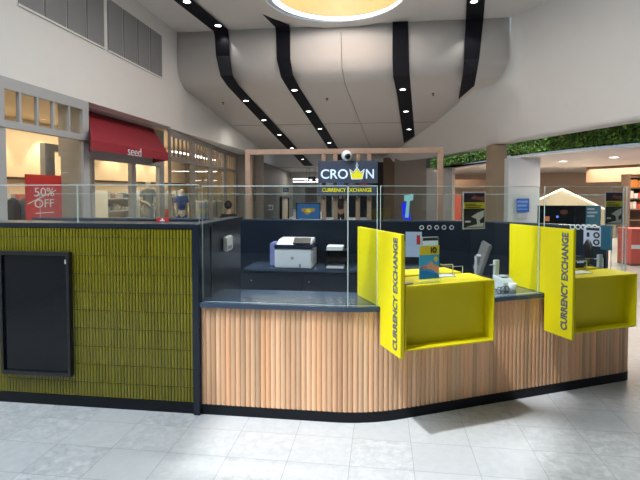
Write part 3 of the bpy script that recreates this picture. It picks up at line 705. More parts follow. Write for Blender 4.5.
MB().lathe((0, 0, .125), [(.0, -.014), (.085, -.012), (.10, 0), (.085, .012), (0, .014)], 28, 'Y', 1, 1.15).build('shell', M_black, ov, smooth=True)
MB().box((-.012, -.006, 0), (.012, .006, .03)).box((-.05, -.04, 0), (.05, .04, .006)).build('foot', M_black, ov)
# panels behind the brochure
sc_o = thing('notice_board', 'white staff notice with a red label, behind the nearer yellow blade', 'notice', onY(414, 252, 5.66)-Vector((0, 0, .18)))
MB().box((-.10, 0, 0), (.09, .012, .42)).build('sheet', mat('pale_blue_sheet', (.50, .60, .75), .5), sc_o)
MB().box((.03, -.002, .27), (.07, -.0005, .38)).build('red_label', M_redsign, sc_o)
MB().box((-.10, -.002, .0), (.09, -.0005, .12)).build('dark_band', M_black, sc_o)
tb = thing('staff_tablet', 'tall pale staff screen behind the brochure stand', 'screen', kp(430, .13, ZT), AB)
MB().box((-.075, -.005, .0), (.075, .012, .275)).build('frame', M_grey, tb, .004)
MB().box((-.068, -.0065, .03), (.068, -.0055, .245)).build('display', mat('pale_display', (.5, .58, .68), .3, emit=(.55, .65, .8), estr=.25), tb)
MB().box((-.068, -.0068, .2455), (.068, -.0055, .268)).build('dark_header', M_black, tb)
# coin counter, glasses
cm = thing('card_machine', 'white card machine on the worktop between the yellow units', 'machine', kp(504.5, .21, .876), AB)
MB().prism([(-.055, -.06, 0), (-.055, .08, 0), (-.055, .08, .115), (-.055, -.04, .10), (-.055, -.06, .07)], (.11, 0, 0)).build('body', mat('pale_grey_plastic', (.55, .62, .62), .4), cm, .004)
MB().box((-.04, -.02, .1125), (.04, .06, .118)).build('keypad', M_grey, cm)
hp = MB(); hp.bm
for k_ in range(3):
    c = Vector((.04*k_, 0, .032)); pts = [c+Vector((math.cos(a)*.028, .006*k_, math.sin(a)*.028)) for a in [2*math.pi*i/14 for i in range(15)]]
    hp.tube(pts, .0035, 6)
ho = hp.build('coiled_cable', M_black); ho.location = kp(500, .055, .878); ho.rotation_euler = (0, 0, AB); tag(ho, 'black coiled cable on the worktop right of the nearer yellow unit', 'cable')
cu = MB().lathe((0, 0, 0), [(.028, 0), (.034, .075), (.031, .075), (.026, .006)], 20).build('clear_cup', M_paper, smooth=True); cu.location = kp(513, .10, .876); tag(cu, 'small white cup on the worktop left of the farther blade panel', 'cup')
# keypad phone on far unit and blue items
ph = thing('desk_phone', 'white sheet with two round dials fixed on the rear wall at right', 'notice', BW[5].lerp(BW[6], .55)+Vector((0, 0, 1.10)), 0)
d_ = (BW[6]-BW[5]).normalized(); ph.rotation_euler = (0, 0, math.atan2(d_.y, d_.x)); ph.name = 'wall_notice'; ph['label'] = 'white notice with two dark round marks on the curved rear wall'
p, d_, nn = bwp(592.5, 246, .055); ph.location = p; ph.rotation_euler = (0, 0, math.atan2(d_.y, d_.x))
MB().box((-.085, 0, 0), (.075, .01, .19)).build('sheet', mat('lilac_paper', (.62, .66, .82), .5), ph)
mk = MB()
for z in (.04, .11):
    mk = MB(); MB().box((-.055, -.003, z-.022), (-.030, -.0005, z+.022)).build('dark_bar', M_black, ph); mk.lathe((.035, -.0012, z), [(.016, 0), (.03, 0), (.03, .002), (.016, .002), (.016, 0)], 18, 'Y'); mk.build('dark_ring', M_black, ph)
mk = MB(); mk.box((-.06, -.003, .155), (.06, -.0005, .18)); mk.build('dark_heading', M_black, ph)
bp_ = thing('blue_poster', 'teal poster right of the notice on the curved rear wall', 'poster', BW[6].lerp(BW[7], .3)+Vector((0, 0, 1.12)), ph.rotation_euler.z)
p, d_, nn = bwp(606, 250, .055); bp_.location = p; bp_.rotation_euler = (0, 0, math.atan2(d_.y, d_.x)); MB().box((-.05, 0, 0), (.05, .008, .24)).build('sheet', mat('teal_print', (.01, .10, .17), .4), bp_)
eb = thing('note_counter', 'small navy machine with a lit blue strip behind the farther yellow unit', 'machine', kp(577, .10, ZT2), AB)
MB().box((-.06, -.04, 0), (.06, .05, .10)).build('body', mat('navy_plastic', (.02, .03, .06), .3), eb, .01)
MB().box((-.04, -.0425, .045), (.035, -.0405, .065)).build('display', mat('blue_display', (.2, .35, .7), .4, emit=(.3, .5, .9), estr=.5), eb)

# posters on the front glass
def poster(label, s, xc):
    o = CORN+U*s-NB*.042; t = thing('glass_poster', label, 'poster', Vector((o.x, o.y, 1.425)), AB)
    W, H_ = .105, .30
    MB().box((-W, 0, 0), (W, .004, H_)).build('sheet', mat('poster_white', (.68, .66, .62), .5), t)
    MB().box((-W+.008, -.0015, .012), (W-.008, -.0002, .165)).build('dark_picture', mat('poster_dark', (.03, .028, .02), .5), t)
    MB().box((-W+.008, -.0015, .215), (W-.008, -.0002, H_-.01)).build('cup_picture', mat('poster_plum', (.04, .02, .045), .5), t)
    yb = MB().box((-W+.008, -.002, .165), (W-.008, -.0002, .215)).build('yellow_band', mat('poster_yellow', (.80, .68, .02), .5), t)
    m = MB()
    for z, wd_ in ((.200, .10), (.187, .15), (.174, .14)): m.box((-W+.02, -.003, z-.003), (-W+.02+wd_, -.0021, z+.003))
    m.build('text_lines', M_black, yb)
    MB().prism([(-.03, -.0025, .10), (.03, -.0025, .13), (.09, -.0025, .15), (.09, -.0025, .10), (.05, -.0025, .07), (.06, -.0025, .04), (.03, -.0025, .03), (.02, -.0025, .08)], (0, .0008, 0)).build('pale_shape', mat('poster_cream', (.75, .72, .65), .5), t)
    MB().prism([(-.08, -.0025, .018), (.09, -.0025, .018), (.09, -.0025, .05)], (0, .0008, 0)).build('pale_corner', mat('poster_cream', (.55, .53, .47), .5), t)
    MB().prism([(-.03, -.0025, .245), (.09, -.0025, .225), (.09, -.0025, .26), (.03, -.0025, .262), (.0, -.0025, .275)], (0, .0008, 0)).build('red_shape', mat('poster_brick', (.35, .10, .07), .5), t)
    MB().box((-.085, -.0025, .055), (-.035, -.0016, .068)).build('caption_bar', M_paper, t)
    return t
def s_at(x):
    lo, hi = 0, 2.7
    for _ in range(40):
        mid = (lo+hi)/2; p = CORN+U*mid-NB*.042-_C; X_ = 320+FOC*p.dot(_R)/p.dot(_F)
        if X_ < x: lo = mid
        else: hi = mid
    return lo
poster('yellow and black poster on the front glass between the two yellow blades', s_at(472), 0)
poster('yellow and black poster on the front glass at the right end of the kiosk', min(s_at(611), 2.42), 0)

# ================================================================== BACKGROUND: boutique on the left
zc_ = 3.29
st = thing('shop_window', 'grey framed boutique window with the red sale sign behind it', 'shop window', (WX, 5.8, 0))
def wy(x): return onX(x, 100, WX).y
def fpart(nm, m, y0_, y1_, z0_, z1_, par, dx0=-.08, dx1=.0, org=5.8): return MB().box((dx0, y0_-org, z0_), (dx1, y1_-org, z1_)).build(nm, m, par)
Y0, Y1 = 5.0, wy(88.5)
fpart('top_beam', M_paint, Y0, Y1, 3.13, 3.289, st)
fpart('transom', M_paint, Y0, Y1, 2.60, 2.70, st, -.08, .02)
fpart('post', M_paint, wy(82.5), Y1, 0, 2.5999, st); fpart('post', M_paint, wy(82.5), Y1, 2.7001, 3.1299, st); fpart('post', M_paint, wy(-7), wy(5), 0, 2.5999, st); fpart('post', M_paint, wy(-7), wy(4.5), 2.7001, 3.1299, st)
for x in (20.8, 38.4, 54.2, 69.8): fpart('glazing_bar', M_paint, wy(x)-.02, wy(x)+.02, 2.7001, 3.1299, st, -.06, -.01)
fpart('glass', M_pane, wy(5)+.005, wy(82.5)-.005, .3, 2.599, st, -.05, -.04); fpart('glass', M_pane, wy(4.5)+.005, wy(82.5)-.005, 2.701, 3.129, st, -.05, -.045)
fpart('sill', M_paint, wy(5)+.001, wy(82.5)-.001, 0, .299, st)
# awning bay
AX = -5.6
aw = thing('entrance_front', 'recessed boutique entrance front under the red awning', 'shop front', (AX, 8.2, 0))
def ay(x): return onX(x, 100, AX).y
fpart('head_beam', M_paint, Y1, ay(163.5), 2.35, 3.28, aw, -.08, 0, 8.2)
for a, c in ((90.5, 93.5), (131, 135), (158.5, 163.5)): fpart('post', M_paint, ay(a), ay(c), 0, 2.3499, aw, -.1, 0, 8.2)
fpart('return_wall', M_paint, Y1-.06, Y1-.001, 0, 3.28, aw, .001, .42, 8.2)
fpart('glass', M_pane, ay(93.5)+.005, ay(131)-.005, .2, 2.349, aw, -.05, -.04, 8.2); fpart('glass', M_pane, ay(135)+.005, ay(158.5)-.005, .2, 2.349, aw, -.05, -.04, 8.2)
struct(MB().box((AX-.1, Y1, 3.281), (WX-.251, 10.95, 3.33)).build('ceiling', M_wall))
aw2 = thing('red_awning', 'dark red canvas shop awning with white lettering', 'awning', (AX, 8.5, 2.4))
ya, yb_ = 8.38-8.5, 10.93-8.5
yv0, yv1 = onX(91.7, 143, -4.75).y-8.5, onX(167.3, 156, -4.75).y-8.5
XF = -4.75-AX
ztp, zv1, zv0 = 3.25-2.4, .175+.0, .02
ya = onX(87.6, 110.3, AX+.02).y-8.5; yb_ = onX(152.6, 129.3, AX+.02).y-8.5
yv0 = ya-.0; 
can = bmesh.new(); 
def Vv(*p): return can.verts.new(p)
# frustum: sloped top, vertical valance, slanting ends
tl, tr = Vv(.01, ya, ztp), Vv(.01, yb_, ztp)
YV0 = onX(91.7, 140, -4.8).y-8.5; YV1 = onX(167.3, 156, -4.8).y-8.5
fl, frr = Vv(.8, YV0, zv1), Vv(.8, YV1, zv1); vl, vr = Vv(.8, YV0, zv0), Vv(.8, YV1, zv0); bl_, br_ = Vv(.01, ya, zv0), Vv(.01, yb_, zv0); ml, mr = Vv(.01, ya, zv1), Vv(.01, yb_, zv1)
can.faces.new((tl, tr, frr, fl)); can.faces.new((fl, frr, vr, vl)); can.faces.new((tl, fl, ml)); can.faces.new((tr, mr, frr)); can.faces.new((ml, fl, vl, bl_)); can.faces.new((mr, br_, vr, frr))
bmesh.ops.recalc_face_normals(can, faces=can.faces)
me = bpy.data.meshes.new('canvas'); can.to_mesh(me); can.free(); me.materials.append(M_red); cvs = bpy.data.objects.new('canvas', me); COL.objects.link(cvs); cvs.parent = aw2
md = cvs.modifiers.new('s', 'SOLIDIFY'); md.thickness = .02; md.offset = 1
yt = onX(133.5, 149, -4.8).y-8.5
text('lettering', 'seed', .2, M_white, aw2, basis((.825, yt, .098), (0, 1, 0), (0, 0, 1)), .003, -.002, fit=(.50, .165))
# second run of windows (turned slightly away)
PA = Vector((WX, 10.95, 0)); PB = Vector((-5.87, 18.6, 0)); dw = (PB-PA).normalized(); nw = Vector((dw.y, -dw.x, 0)); LW = (PB-PA).length
def sw(x):
    r = ray(x, 150); n2 = nw; t = (PA-_C).dot(n2)/r.dot(n2); return (_C+r*t-PA).dot(dw)
lw = thing('shop_window', 'long run of taupe framed boutique windows with mannequins, beyond the awning', 'shop window', PA, math.atan2(dw.y, dw.x))
def lp(nm, m, s0, s1, z0_, z1_, y0_=-.0, y1_=.08): return MB().box((s0, y0_, z0_), (s1, y1_, z1_)).build(nm, m, lw)
SE = sw(238)
lp('top_beam', M_brownp, 0, SE, 3.08, 3.25); lp('transom', M_brownp, 0, SE, 2.48, 2.58, -.02, .08)
edges = [(163.5, 171), (191.5, 195), (209.5, 212.5), (223.5, 226.5), (235.5, 238)]
for a, c in edges:
    lp('post', M_brownp, max(0, sw(a)), sw(c), 0, 2.4799); lp('post', M_brownp, max(0, sw(a)), sw(c), 2.5801, 3.0799)
for (a, c), (e, f) in zip(edges, edges[1:]):
    s0, s1 = sw(c), sw(e)
    for q in range(1, 5): z = s0+(s1-s0)*q/5; lp('glazing_bar', M_brownp, z-.018, z+.018, 2.5801, 3.0799, .02, .06)
    lp('glass', M_pane, s0+.004, s1-.004, .3, 2.479, .03, .04); lp('sill', M_brownp, s0+.001, s1-.001, 0, .299)
M_frost = mat('frosted_lime_glass', (.45, .42, .20), .6, emit=(.55, .48, .2), estr=.08)
# soffit above the second run, end pier, upper filler
struct(MB().poly_prism([(WX-.24, 10.95), (WX-.001, 10.95), (WX-.001, 19.2), (-6.2, 19.2), (-5.95, 18.6)], 3.251, 3.2895).build('ceiling', M_wall))
struct(MB().poly_prism([(-6.35, 19.3), (-5.6, 19.3), (-5.4, 20.6), (-6.35, 20.6)][:0] or [(-5.93, 19.05), (-5.35, 19.3), (-5.35, 19.9), (-5.93, 19.9)], 0, 3.6).build('wall_left', M_taupe))
# boutique interior shell
struct(MB().box((-9.2, 4.6, 0), (-9.1, 19.2, 3.3)).box((-9.1, 4.6, 0), (-5.4, 4.7, 3.3)).box((-9.1, 19.1, 0), (-5.95, 19.2, 3.3)).build('wall_boutique', M_cream))
struct(MB().box((-9.2, 4.6, 3.31), (WX-.26, 7.55, 3.36)).box((-9.2, 7.55, 3.31), (AX-.11, 10.95, 3.36)).box((-9.2, 10.95, 3.31), (WX-.26, 19.2, 3.36)).build('ceiling_boutique', M_cream))
# display wall inside (mid depth) with cream panel and dark rail
struct(MB().box((-7.9, 6.2, 0), (-7.8, 18, 3.3)).build('wall_boutique', M_cream))
struct(MB().box((-7.8, 6.2, 1.98), (-7.72, 18, 2.03)).build('trim_3', mat('dark_brown_rail', (.05, .03, .02), .5)))
# inner grey door frame behind the sale sign
df = thing('door_frame', 'grey inner door frame between the sale sign and the entrance', 'door frame', (-5.9, 7.3, 0))
MB().box((-.1, .35, 0), (0, .60, 2.45)).box((-.1, 1.35, 0), (0, 1.45, 2.45)).box((-.1, .35, 2.4501), (0, 1.45, 2.58)).build('jamb', M_paint, df)
# shelves with goods
palette = [(.55, .5, .42), (.10, .12, .18), (.45, .12, .1), (.6, .58, .55), (.3, .33, .38), (.62, .3, .12), (.35, .25, .2), (.16, .3, .35)]
gm = [mat('fabric_%s' % n_, c, .8) for n_, c in zip(['oat', 'ink', 'brick', 'linen', 'slate', 'rust', 'cocoa', 'teal'], palette)]
cn = ['oat', 'navy', 'brick red', 'white', 'slate grey', 'rust', 'brown', 'teal']
def shelf(label, y0_, n, where):
    t = thing('display_shelf', label, 'shelf', (-7.55, y0_, 0), 0, 'boutique wall shelves')
    for z in (.4, .8, 1.15, 1.5): MB().box((-.24, 0, z), (.15, 1.5, z+.03)).build('shelf_board', M_white, t)
    MB().box((-.24, -.03, 0), (.15, -.0005, 1.75)).build('side_panel', M_white, t); MB().box((-.24, 1.5005, 0), (.15, 1.53, 1.75)).build('side_panel', M_white, t)
    for z in (1.18, 1.53):
        y = y0_+.06; i = 0
        while y < y0_+1.25:
            wdt = random.uniform(.10, .22); ht = random.uniform(.06, .2); c = random.randrange(8)
            o = MB().box((0, 0, 0), (.26, wdt, ht)).build('folded_garment', gm[c], None, .015); o.location = (-7.72, y, z+.0005)
            tag(o, ['folded %s garment on the %s shelf' % (cn[c], 'top' if z > 1.3 else 'second')+' of '+where, ][0], 'garment', 'folded clothes '+where+(' top' if z > 1.3 else ' lower')+' '+cn[c])
            y += wdt+random.uniform(.02, .09); i += 1
shelf('white wall shelf of folded clothes behind the sale sign', 8.6, 7, 'the shelf behind the sale sign')
shelf('white wall shelf of folded clothes seen through the entrance, left half', 12.0, 7, 'the shelf left in the entrance')
shelf('white wall shelf of folded clothes seen through the entrance, right half', 13.7, 7, 'the shelf right in the entrance')
shelf('white wall shelf of folded clothes at the right end of the entrance', 15.4, 7, 'the rightmost entrance shelf')
# sale sign
p0 = onX(25.8, 174, -5.3); p1 = onX(61.3, 177, -5.3)
ss = thing('sale_sign', 'red 50% OFF sale sign standing in the boutique window', 'sign', (-5.3, (p0.y+p1.y)/2, .9))
hw = (p1.y-p0.y)/2; zt = p0.z-.9
MB().box((-.02, -hw, 0), (0, hw, zt)).build('board', M_redsign, ss)
MB().box((-.05, -hw*.6, -.9), (-.03, -hw*.6+.04, 0.3)).box((-.05, hw*.6-.04, -.9), (-.03, hw*.6, 0.3)).build('foot', M_grey, ss)
def zz(x, y): return onX(x, y, -5.3).z-.9
def yy(x): return onX(x, 200, -5.3).y-ss.location.y
text('percent_text', '50%', .2, M_paper, ss, basis((.003, yy(44.5), zz(44, 192)), (0, 1, 0), (0, 0, 1)), .001, .0, fit=(yy(54.3)-yy(34.5), zz(44, 187.8)-zz(44, 196.3)))
text('off_text', 'OFF', .2, M_paper, ss, basis((.003, yy(44.3), zz(44, 203.3)), (0, 1, 0), (0, 0, 1)), .001, .0, fit=(yy(54)-yy(34.7), zz(44, 199.2)-zz(44, 207.4)))
MB().box((.001, yy(35), zz(44, 213.2)), (.002, yy(53.5), zz(44, 212.4))).build('small_print_line', M_paper, ss)
MB().prism([(.0045, yy(27.2), zz(27, 204.6)), (.0045, yy(27.2), zz(27, 203.6)), (.0045, yy(56), zz(56, 189.6)), (.0045, yy(56), zz(56, 190.4))], (.001, 0, 0)).build('slash_line', M_paper, ss)

# ---- human figures (mannequins and people)
def skin_chain(name, joints, edges_, m, parent, root=0, sub=1):
    me = bpy.data.meshes.new(name); me.from_pydata([j[0] for j in joints], edges_, []); o = bpy.data.objects.new(name, me); COL.objects.link(o)
    sk = o.modifiers.new('skin', 'SKIN'); sk.use_smooth_shade = True
    for v_, j in zip(me.skin_vertices[0].data, joints): v_.radius = (j[1], j[2] if len(j) > 2 else j[1])
    me.skin_vertices[0].data[root].use_root = True
    o.modifiers.new('sub', 'SUBSURF').levels = sub; o.modifiers['sub'].render_levels = sub
    bpy.context.view_layer.update(); m2 = bpy.data.meshes.new_from_object(o.evaluated_get(bpy.context.evaluated_depsgraph_get())); bpy.data.objects.remove(o)
    m2.materials.clear(); m2.materials.append(m); m2.name = name
    for p in m2.polygons: p.use_smooth = True
    o = bpy.data.objects.new(name, m2); COL.objects.link(o)
    if parent: o.parent = parent
    return o
def figure(name, label, cat, loc, rz, h, body_m, top_m, low_m, hair_m=None, seated=False, skirt=False, group=None, armbend=.0):
    t = thing(name, label, cat, loc, rz, group); S = h/1.75
    hz = .93; sh = 1.42
    if seated: hz = .52; sh = 1.01
    J = [((0, 0, hz), .125, .10), ((0, 0, hz+.2), .115, .085), ((0, 0, sh-.06), .13, .09), ((0, 0, sh+.04), .06, .055), ((0, -.01, sh+.12), .05, .05), ((0, -.02, sh+.2), .078, .09), ((0, -.015, sh+.29), .07, .085)]
    E_ = [(0, 1), (1, 2), (2, 3), (3, 4), (4, 5), (5, 6)]
    for s in (-1, 1):
        i = len(J)
        J += [((s*.17, 0, sh-.02), .05), ((s*.22, .01, sh-.30), .04), ((s*(.22-.06*armbend), -.05-.18*armbend, sh-.54+.22*armbend), .03), ((s*(.21-.08*armbend), -.07-.22*armbend, sh-.63+.26*armbend), .032, .018), ((s*(.205-.1*armbend), -.08-.26*armbend, sh-.71+.3*armbend), .02, .012)]
        E_ += [(2, i), (i, i+1), (i+1, i+2), (i+2, i+3), (i+3, i+4)]
        i = len(J)
        if seated: J += [((s*.09, -.02, hz-.02), .09), ((s*.11, -.44, hz+.01), .065), ((s*.11, -.46, .09), .045), ((s*.11, -.60, .03), .04, .03)]
        else: J += [((s*.09, 0, hz-.1), .09), ((s*.10, -.01, .50), .06), ((s*.10, .02, .09), .042), ((s*.10, -.13, .03), .04, .03)]
        E_ += [(0, i), (i, i+1), (i+1, i+2), (i+2, i+3)]
    J = [(tuple(c*S for c in j[0]),)+tuple(r*S for r in j[1:]) for j in J]
    b_ = skin_chain('body', J, E_, body_m, t)
    tj = [((0, 0, hz-.03), .145, .115), ((0, 0, hz+.2), .135, .10), ((0, 0, sh-.05), .155, .115), ((0, 0, sh+.045), .085, .08)]; te = [(0, 1), (1, 2), (2, 3)]
    for s in (-1, 1):
        i = len(tj); tj += [((s*.165, 0, sh-.01), .08), ((s*.215, .008, sh-.2), .062)]; te += [(2, i), (i, i+1)]
    tj = [(tuple(c*S for c in j[0]),)+tuple(r*S for r in j[1:]) for j in tj]
    skin_chain('top_garment', tj, te, top_m, t)
    if skirt: MB().lathe((0, 0, 0), [(.15*S, (hz+.08)*S), (.20*S, (hz-.1)*S), (.26*S, (hz-.42)*S), (.25*S, (hz-.42)*S), (.18*S, (hz-.1)*S), (.13*S, (hz+.07)*S)], 24, sy=.8).build('skirt', low_m, t, smooth=True)
    else:
        for s in (-1, 1):
            pts = [((s*.09, -.02, hz-.02), .105), ((s*.11, -.44, hz+.01), .08), ((s*.11, -.46, .14), .06)] if seated else [((s*.09, 0, hz-.06), .105), ((s*.10, -.01, .5), .075), ((s*.10, .02, .12), .06)]
            pts = [(tuple(c*S for c in j[0]),)+tuple(r*S for r in j[1:]) for j in pts]
            skin_chain('trouser_leg', pts, [(0, 1), (1, 2)], low_m, t)
    if hair_m: MB().ball((0, .02*S, (sh+.265)*S), .098*S, .92, 1.05, 1.08, 16).build('hair', hair_m, t, smooth=True)
    return t
def fp(x, d): p = ond(x, 191, d); p.z = 0; return p
def plinth(x, d, h, label):
    p = fp(x, d); return tag(MB().box((p.x-.3, p.y-.3, 0), (p.x+.3, p.y+.3, h)).build('plinth', M_white, None, .005), label, 'plinth')
def on(x, d, h): p = fp(x, d); p.z = h; return p
MG = 'boutique mannequins'
plinth(148, 13.6, .30, 'white plinth under the mannequin in the grey dress')
figure('mannequin', 'pale mannequin in a grey dress, nearest in the boutique entrance', 'mannequin', on(148, 13.6, .301), math.radians(60), 1.78, M_mann, gm[4], gm[4], None, False, True, MG, .9)
plinth(164, 14.2, .15, 'white plinth under the mannequin in red skirt')
figure('mannequin', 'pale mannequin with grey top and red skirt, right of the grey dress one', 'mannequin', on(164, 14.2, .151), math.radians(50), 1.78, M_mann, gm[3], gm[2], None, False, True, MG, .2)
plinth(181.5, 15.6, .12, 'white plinth under the mannequin in blue')
M_bluef = mat('fabric_royal_blue', (.03, .08, .35), .8)
figure('mannequin', 'pale mannequin in a royal blue top, first beyond the awning', 'mannequin', on(181.5, 15.6, .121), math.radians(40), 1.72, M_mann, M_bluef, M_bluef, None, False, False, MG, .2)
M_hair = mat('black_hair', (.01, .008, .007), .6); M_dark = mat('black_cloth', (.012, .012, .015), .8)
# seated person and the bench
bp0 = fp(228.5, 11.6); bp0.z = .07
figure('person', 'person with short black hair in dark clothes, seated beyond the kiosk', 'person', bp0, math.radians(165), 1.81, M_skin, M_dark, M_dark, M_hair, True)
bn = thing('mall_bench', 'low bench under the seated person beyond the kiosk', 'bench', bp0, math.radians(165))
MB().box((-.7, -.22, .26), (.7, .2, .31)).build('seat', M_timber, bn, .005)
for x in (-.6, .6): MB().box((x-.04, -.18, -.07), (x+.04, .18, .2595)).build('leg', M_dgrey, bn)
# dark clothes stand behind the window left of the sale sign
cp = onX(16.5, 200, -5.75); cs_ = thing('clothes_stand', 'stand of dark garments in the boutique window left of the sale sign', 'clothes stand', (cp.x, cp.y, 0))
MB().lathe((0, 0, 0), [(.2, 0), (.2, .02), (.02, .03)], 20).tube([(0, 0, .02), (0, 0, 1.60)], .015).build('pole', M_steel, cs_)
for i in range(5):
    a = i*1.25
    c_ = Vector((math.cos(a)*.13, math.sin(a)*.13, 0))
    MB().lathe(c_+Vector((0, 0, 0)), [(.03, 1.62), (.09, 1.57), (.13, 1.45), (.12, 1.2), (.15, .95), (.14, .94)], 12, sy=.6).build('garment', [gm[1], M_dark, gm[1], gm[4], M_dark][i], cs_, smooth=True)
# bright display tables / items near the window bottoms
lt = tag(MB().box((-6.3, 8.75, 0), (-5.85, 9.5, .95)).build('display_table', M_white, None, .01), 'white display table behind the entrance glass', 'table')
for i in range(3):
    o = MB().box((0, 0, 0), (.3, .2, .12)).build('folded_garment', gm[[5, 2, 3][i]], None, .02); o.location = (-6.25, 8.8+.23*i, .9505); tag(o, ['folded rust garment on the display table', 'folded brick red garment on the display table', 'folded white garment on the display table'][i], 'garment', 'garments on the display table')
# clothes racks behind the long windows
def rack(label, x, d, cols, where):
    p = fp(x, d); t = thing('clothes_rack', label, 'clothes rack', p, math.radians(75))
    MB().tube([(-.55, 0, 0), (-.55, 0, 1.45), (.55, 0, 1.45), (.55, 0, 0)], .014).tube([(-.55, -.2, .015), (-.55, .2, .015)], .014).tube([(.55, -.2, .015), (.55, .2, .015)], .014).build('rail', M_steel, t)
    for i in range(9):
        xx = -.46+i*.115; c = cols[i % len(cols)]
        o = MB().lathe((0, 0, 0), [(.015, 0), (.05, -.04), (.16, -.10), (.15, -.45), (.18, -.85), (.17, -.86)], 12, sx=.28).build('hanging_garment', gm[c])
        q = Matrix.Rotation(math.radians(75), 3, 'Z') @ Vector((xx, 0, 1.43)); o.location = p+q; o.rotation_euler = (0, 0, math.radians(75))
        tag(o, '%s garment hanging on the %s' % (cn[c], where), 'garment', 'hanging %s garments on the %s' % (cn[c], where))
rack('steel clothes rack of mixed garments behind the second tall window beyond the awning', 203, 17.2, [3, 0, 6, 3, 7], 'rack behind the second tall window')
rack('steel clothes rack of pale garments behind the far tall windows', 217.5, 19.0, [0, 3, 4, 0], 'rack behind the far windows')
# ceiling tubes in the boutique
for i, (x, d) in enumerate([(205, 16.0), (188, 14.2)]):
    p = ond(x, 168, d); o = tag(MB().box((-.05, -1.0, 0), (.05, 1.0, .04)).build('ceiling_light', M_strip_l), ['tube light in the boutique ceiling behind the tall windows', 'tube light in the boutique ceiling above the blue mannequin'][i], 'light', 'boutique tube lights'); o.location = (p.x, p.y, 2.815)

# ================================================================== BACKGROUND: far concourse in the middle
far = MB(); far.box((-16, 24.32, 2.99), (-.2, 24.5, 3.5)).build('trim_4', M_taupe)['kind'] = 'structure'
struct(MB().box((-16, 24.5, 2.98), (0, 31, 3.06)).box((-16, 31, 2.62), (2, 44, 2.7)).box((-16, 31, 2.7), (2, 31.1, 3.06)).build('ceiling_concourse', mat('concourse_ceiling', (.42, .40, .37), .8)))
struct(MB().box((-16, 44, 0), (6, 44.2, 3.1)).build('wall_far', mat('far_wall', (.28, .28, .27), .7, noise=.5, nscale=1.5)))
# wall between the boutique and the concourse
def wallseg(nm, xa, xb, da, db, z0_, z1_, m, th=.2, tags=True):
    a = ond(xa, 191, da); c = ond(xb, 191, db); d_ = (c-a); d_.z = 0; n = Vector((d_.y, -d_.x, 0)).normalized()
    o = MB().poly_prism([(a.x, a.y), (c.x, c.y), (c.x-n.x*th, c.y-n.y*th), (a.x-n.x*th, a.y-n.y*th)], z0_, z1_).build(nm, m); return struct(o)
wallseg('wall_left', 236, 263.5, 20.2, 20.2, 0, 3.55, M_taupe)
wallseg('wall_left', 263.5, 293, 20.3, 33, 0, 2.975, mat('olive_grey_wall', (.17, .155, .13), .6, noise=.08, nscale=2))
# restroom pictogram sign
def flat_sign(name, label, cat, x0_, y0_, x1_, y1_, d, m, th=.04, z_leg=False):
    a = ond(x0_, y0_, d); c = ond(x1_, y1_, d); wdt = (c-a).dot(_R); hgt = a.z-c.z
    mid = (a+c)/2; t = thing(name, label, cat, (mid.x, mid.y, c.z), YAW)
    MB().box((-wdt/2, 0, 0), (wdt/2, th, hgt)).build('board', m, t); return t, wdt, hgt
t, W_, H_ = flat_sign('restroom_sign', 'white restroom pictogram sign on the grey concourse wall', 'sign', 266.8, 204.8, 273.2, 210.2, 21.5, M_paper)
mk = MB()
for x in (-.3, .3): mk.lathe((x*W_*.6, -.006, H_*.72), [(.02, 0), (.028, 0), (.028, .004), (.0, .004)], 10, 'Y'); mk.box((x*W_*.6-.035, -.01, H_*.2), (x*W_*.6+.035, -.002, H_*.58))
mk.build('pictogram', M_black, t)
t, W_, H_ = flat_sign('hanging_sign', 'small blue and white sign high on the concourse wall', 'sign', 283, 187.5, 288.5, 192, 25, M_blue)
MB().box((-.1, -.006, .05), (.1, -.001, H_-.05)).build('white_mark', M_paper, t)
tag(MB().box((0, 0, 0), (.1, .06, .2)).build('wall_alarm', mat('brown_plastic', (.12, .05, .03), .5)), 'small brown alarm box on the wall beside the timber frame', 'alarm').location = ond(253, 201, 20.1)
# shop entrance with pale figures, flat against the receding wall
_a = ond(263.5, 191, 20.3); _c = ond(293, 191, 33); _d = (_c-_a); _d.z = 0; _n = Vector((_d.y, -_d.x, 0)).normalized(); _d.normalize()
_r = ray(286, 191); EP = _C+_r*((_a+_n*.13-_C).dot(_n)/_r.dot(_n)); EP.z = 0; EA = math.atan2(_d.y, _d.x)
ent = thing('shop_entrance', 'dark framed shop entrance at the end of the concourse wall', 'shop front', EP, EA)
for xx in (-1.9, 1.7): MB().box((xx, 0, 0), (xx+.2, .1, 1.30)).build('post', M_black, ent)
MB().box((-1.9, 0, 1.3001), (1.9, .1, 1.42)).build('lintel', M_black, ent)
MB().box((-1.699, .08, 0), (1.699, .1, 1.299)).build('display_back', mat('warm_display', (.32, .25, .18), .7, noise=.6, nscale=9), ent)
# big blue screen and frame
t, W_, H_ = flat_sign('advert_screen', 'blue advertising screen with a yellow and orange swirl in the far concourse', 'screen', 296, 202.8, 320.5, 224, 24.0, M_black, .08)
MB().box((-W_/2+.05, -.006, .05), (W_/2-.05, -.001, H_-.05)).build('display', mat('blue_display_large', (.02, .09, .25), .3, emit=(.03, .16, .42), estr=.45), t)
M_sw = mat('orange_display', (.6, .3, .08), .3, emit=(.8, .45, .1), estr=.25)
for cx_, cz_, rr, mm in ((-.2, .62, .13, M_sw), (.0, .58, .15, M_signy), (.2, .62, .13, M_sw), (-.05, .48, .12, M_sw)): MB().ball((cx_, -.008, cz_+.1), rr, 1.2, .02, .8, 14).build('swirl', mm, t, smooth=True)
MB().box((-W_/2+.2, .02, -1.2), (W_/2-.2, .07, -.001)).build('stand', M_black, t)
t, W_, H_ = flat_sign('ceiling_banner', 'grey pink banner hanging above the blue advertising screen', 'panel', 305.2, 187.5, 317, 202.2, 25.5, mat('mauve_panel', (.22, .19, .19), .6))
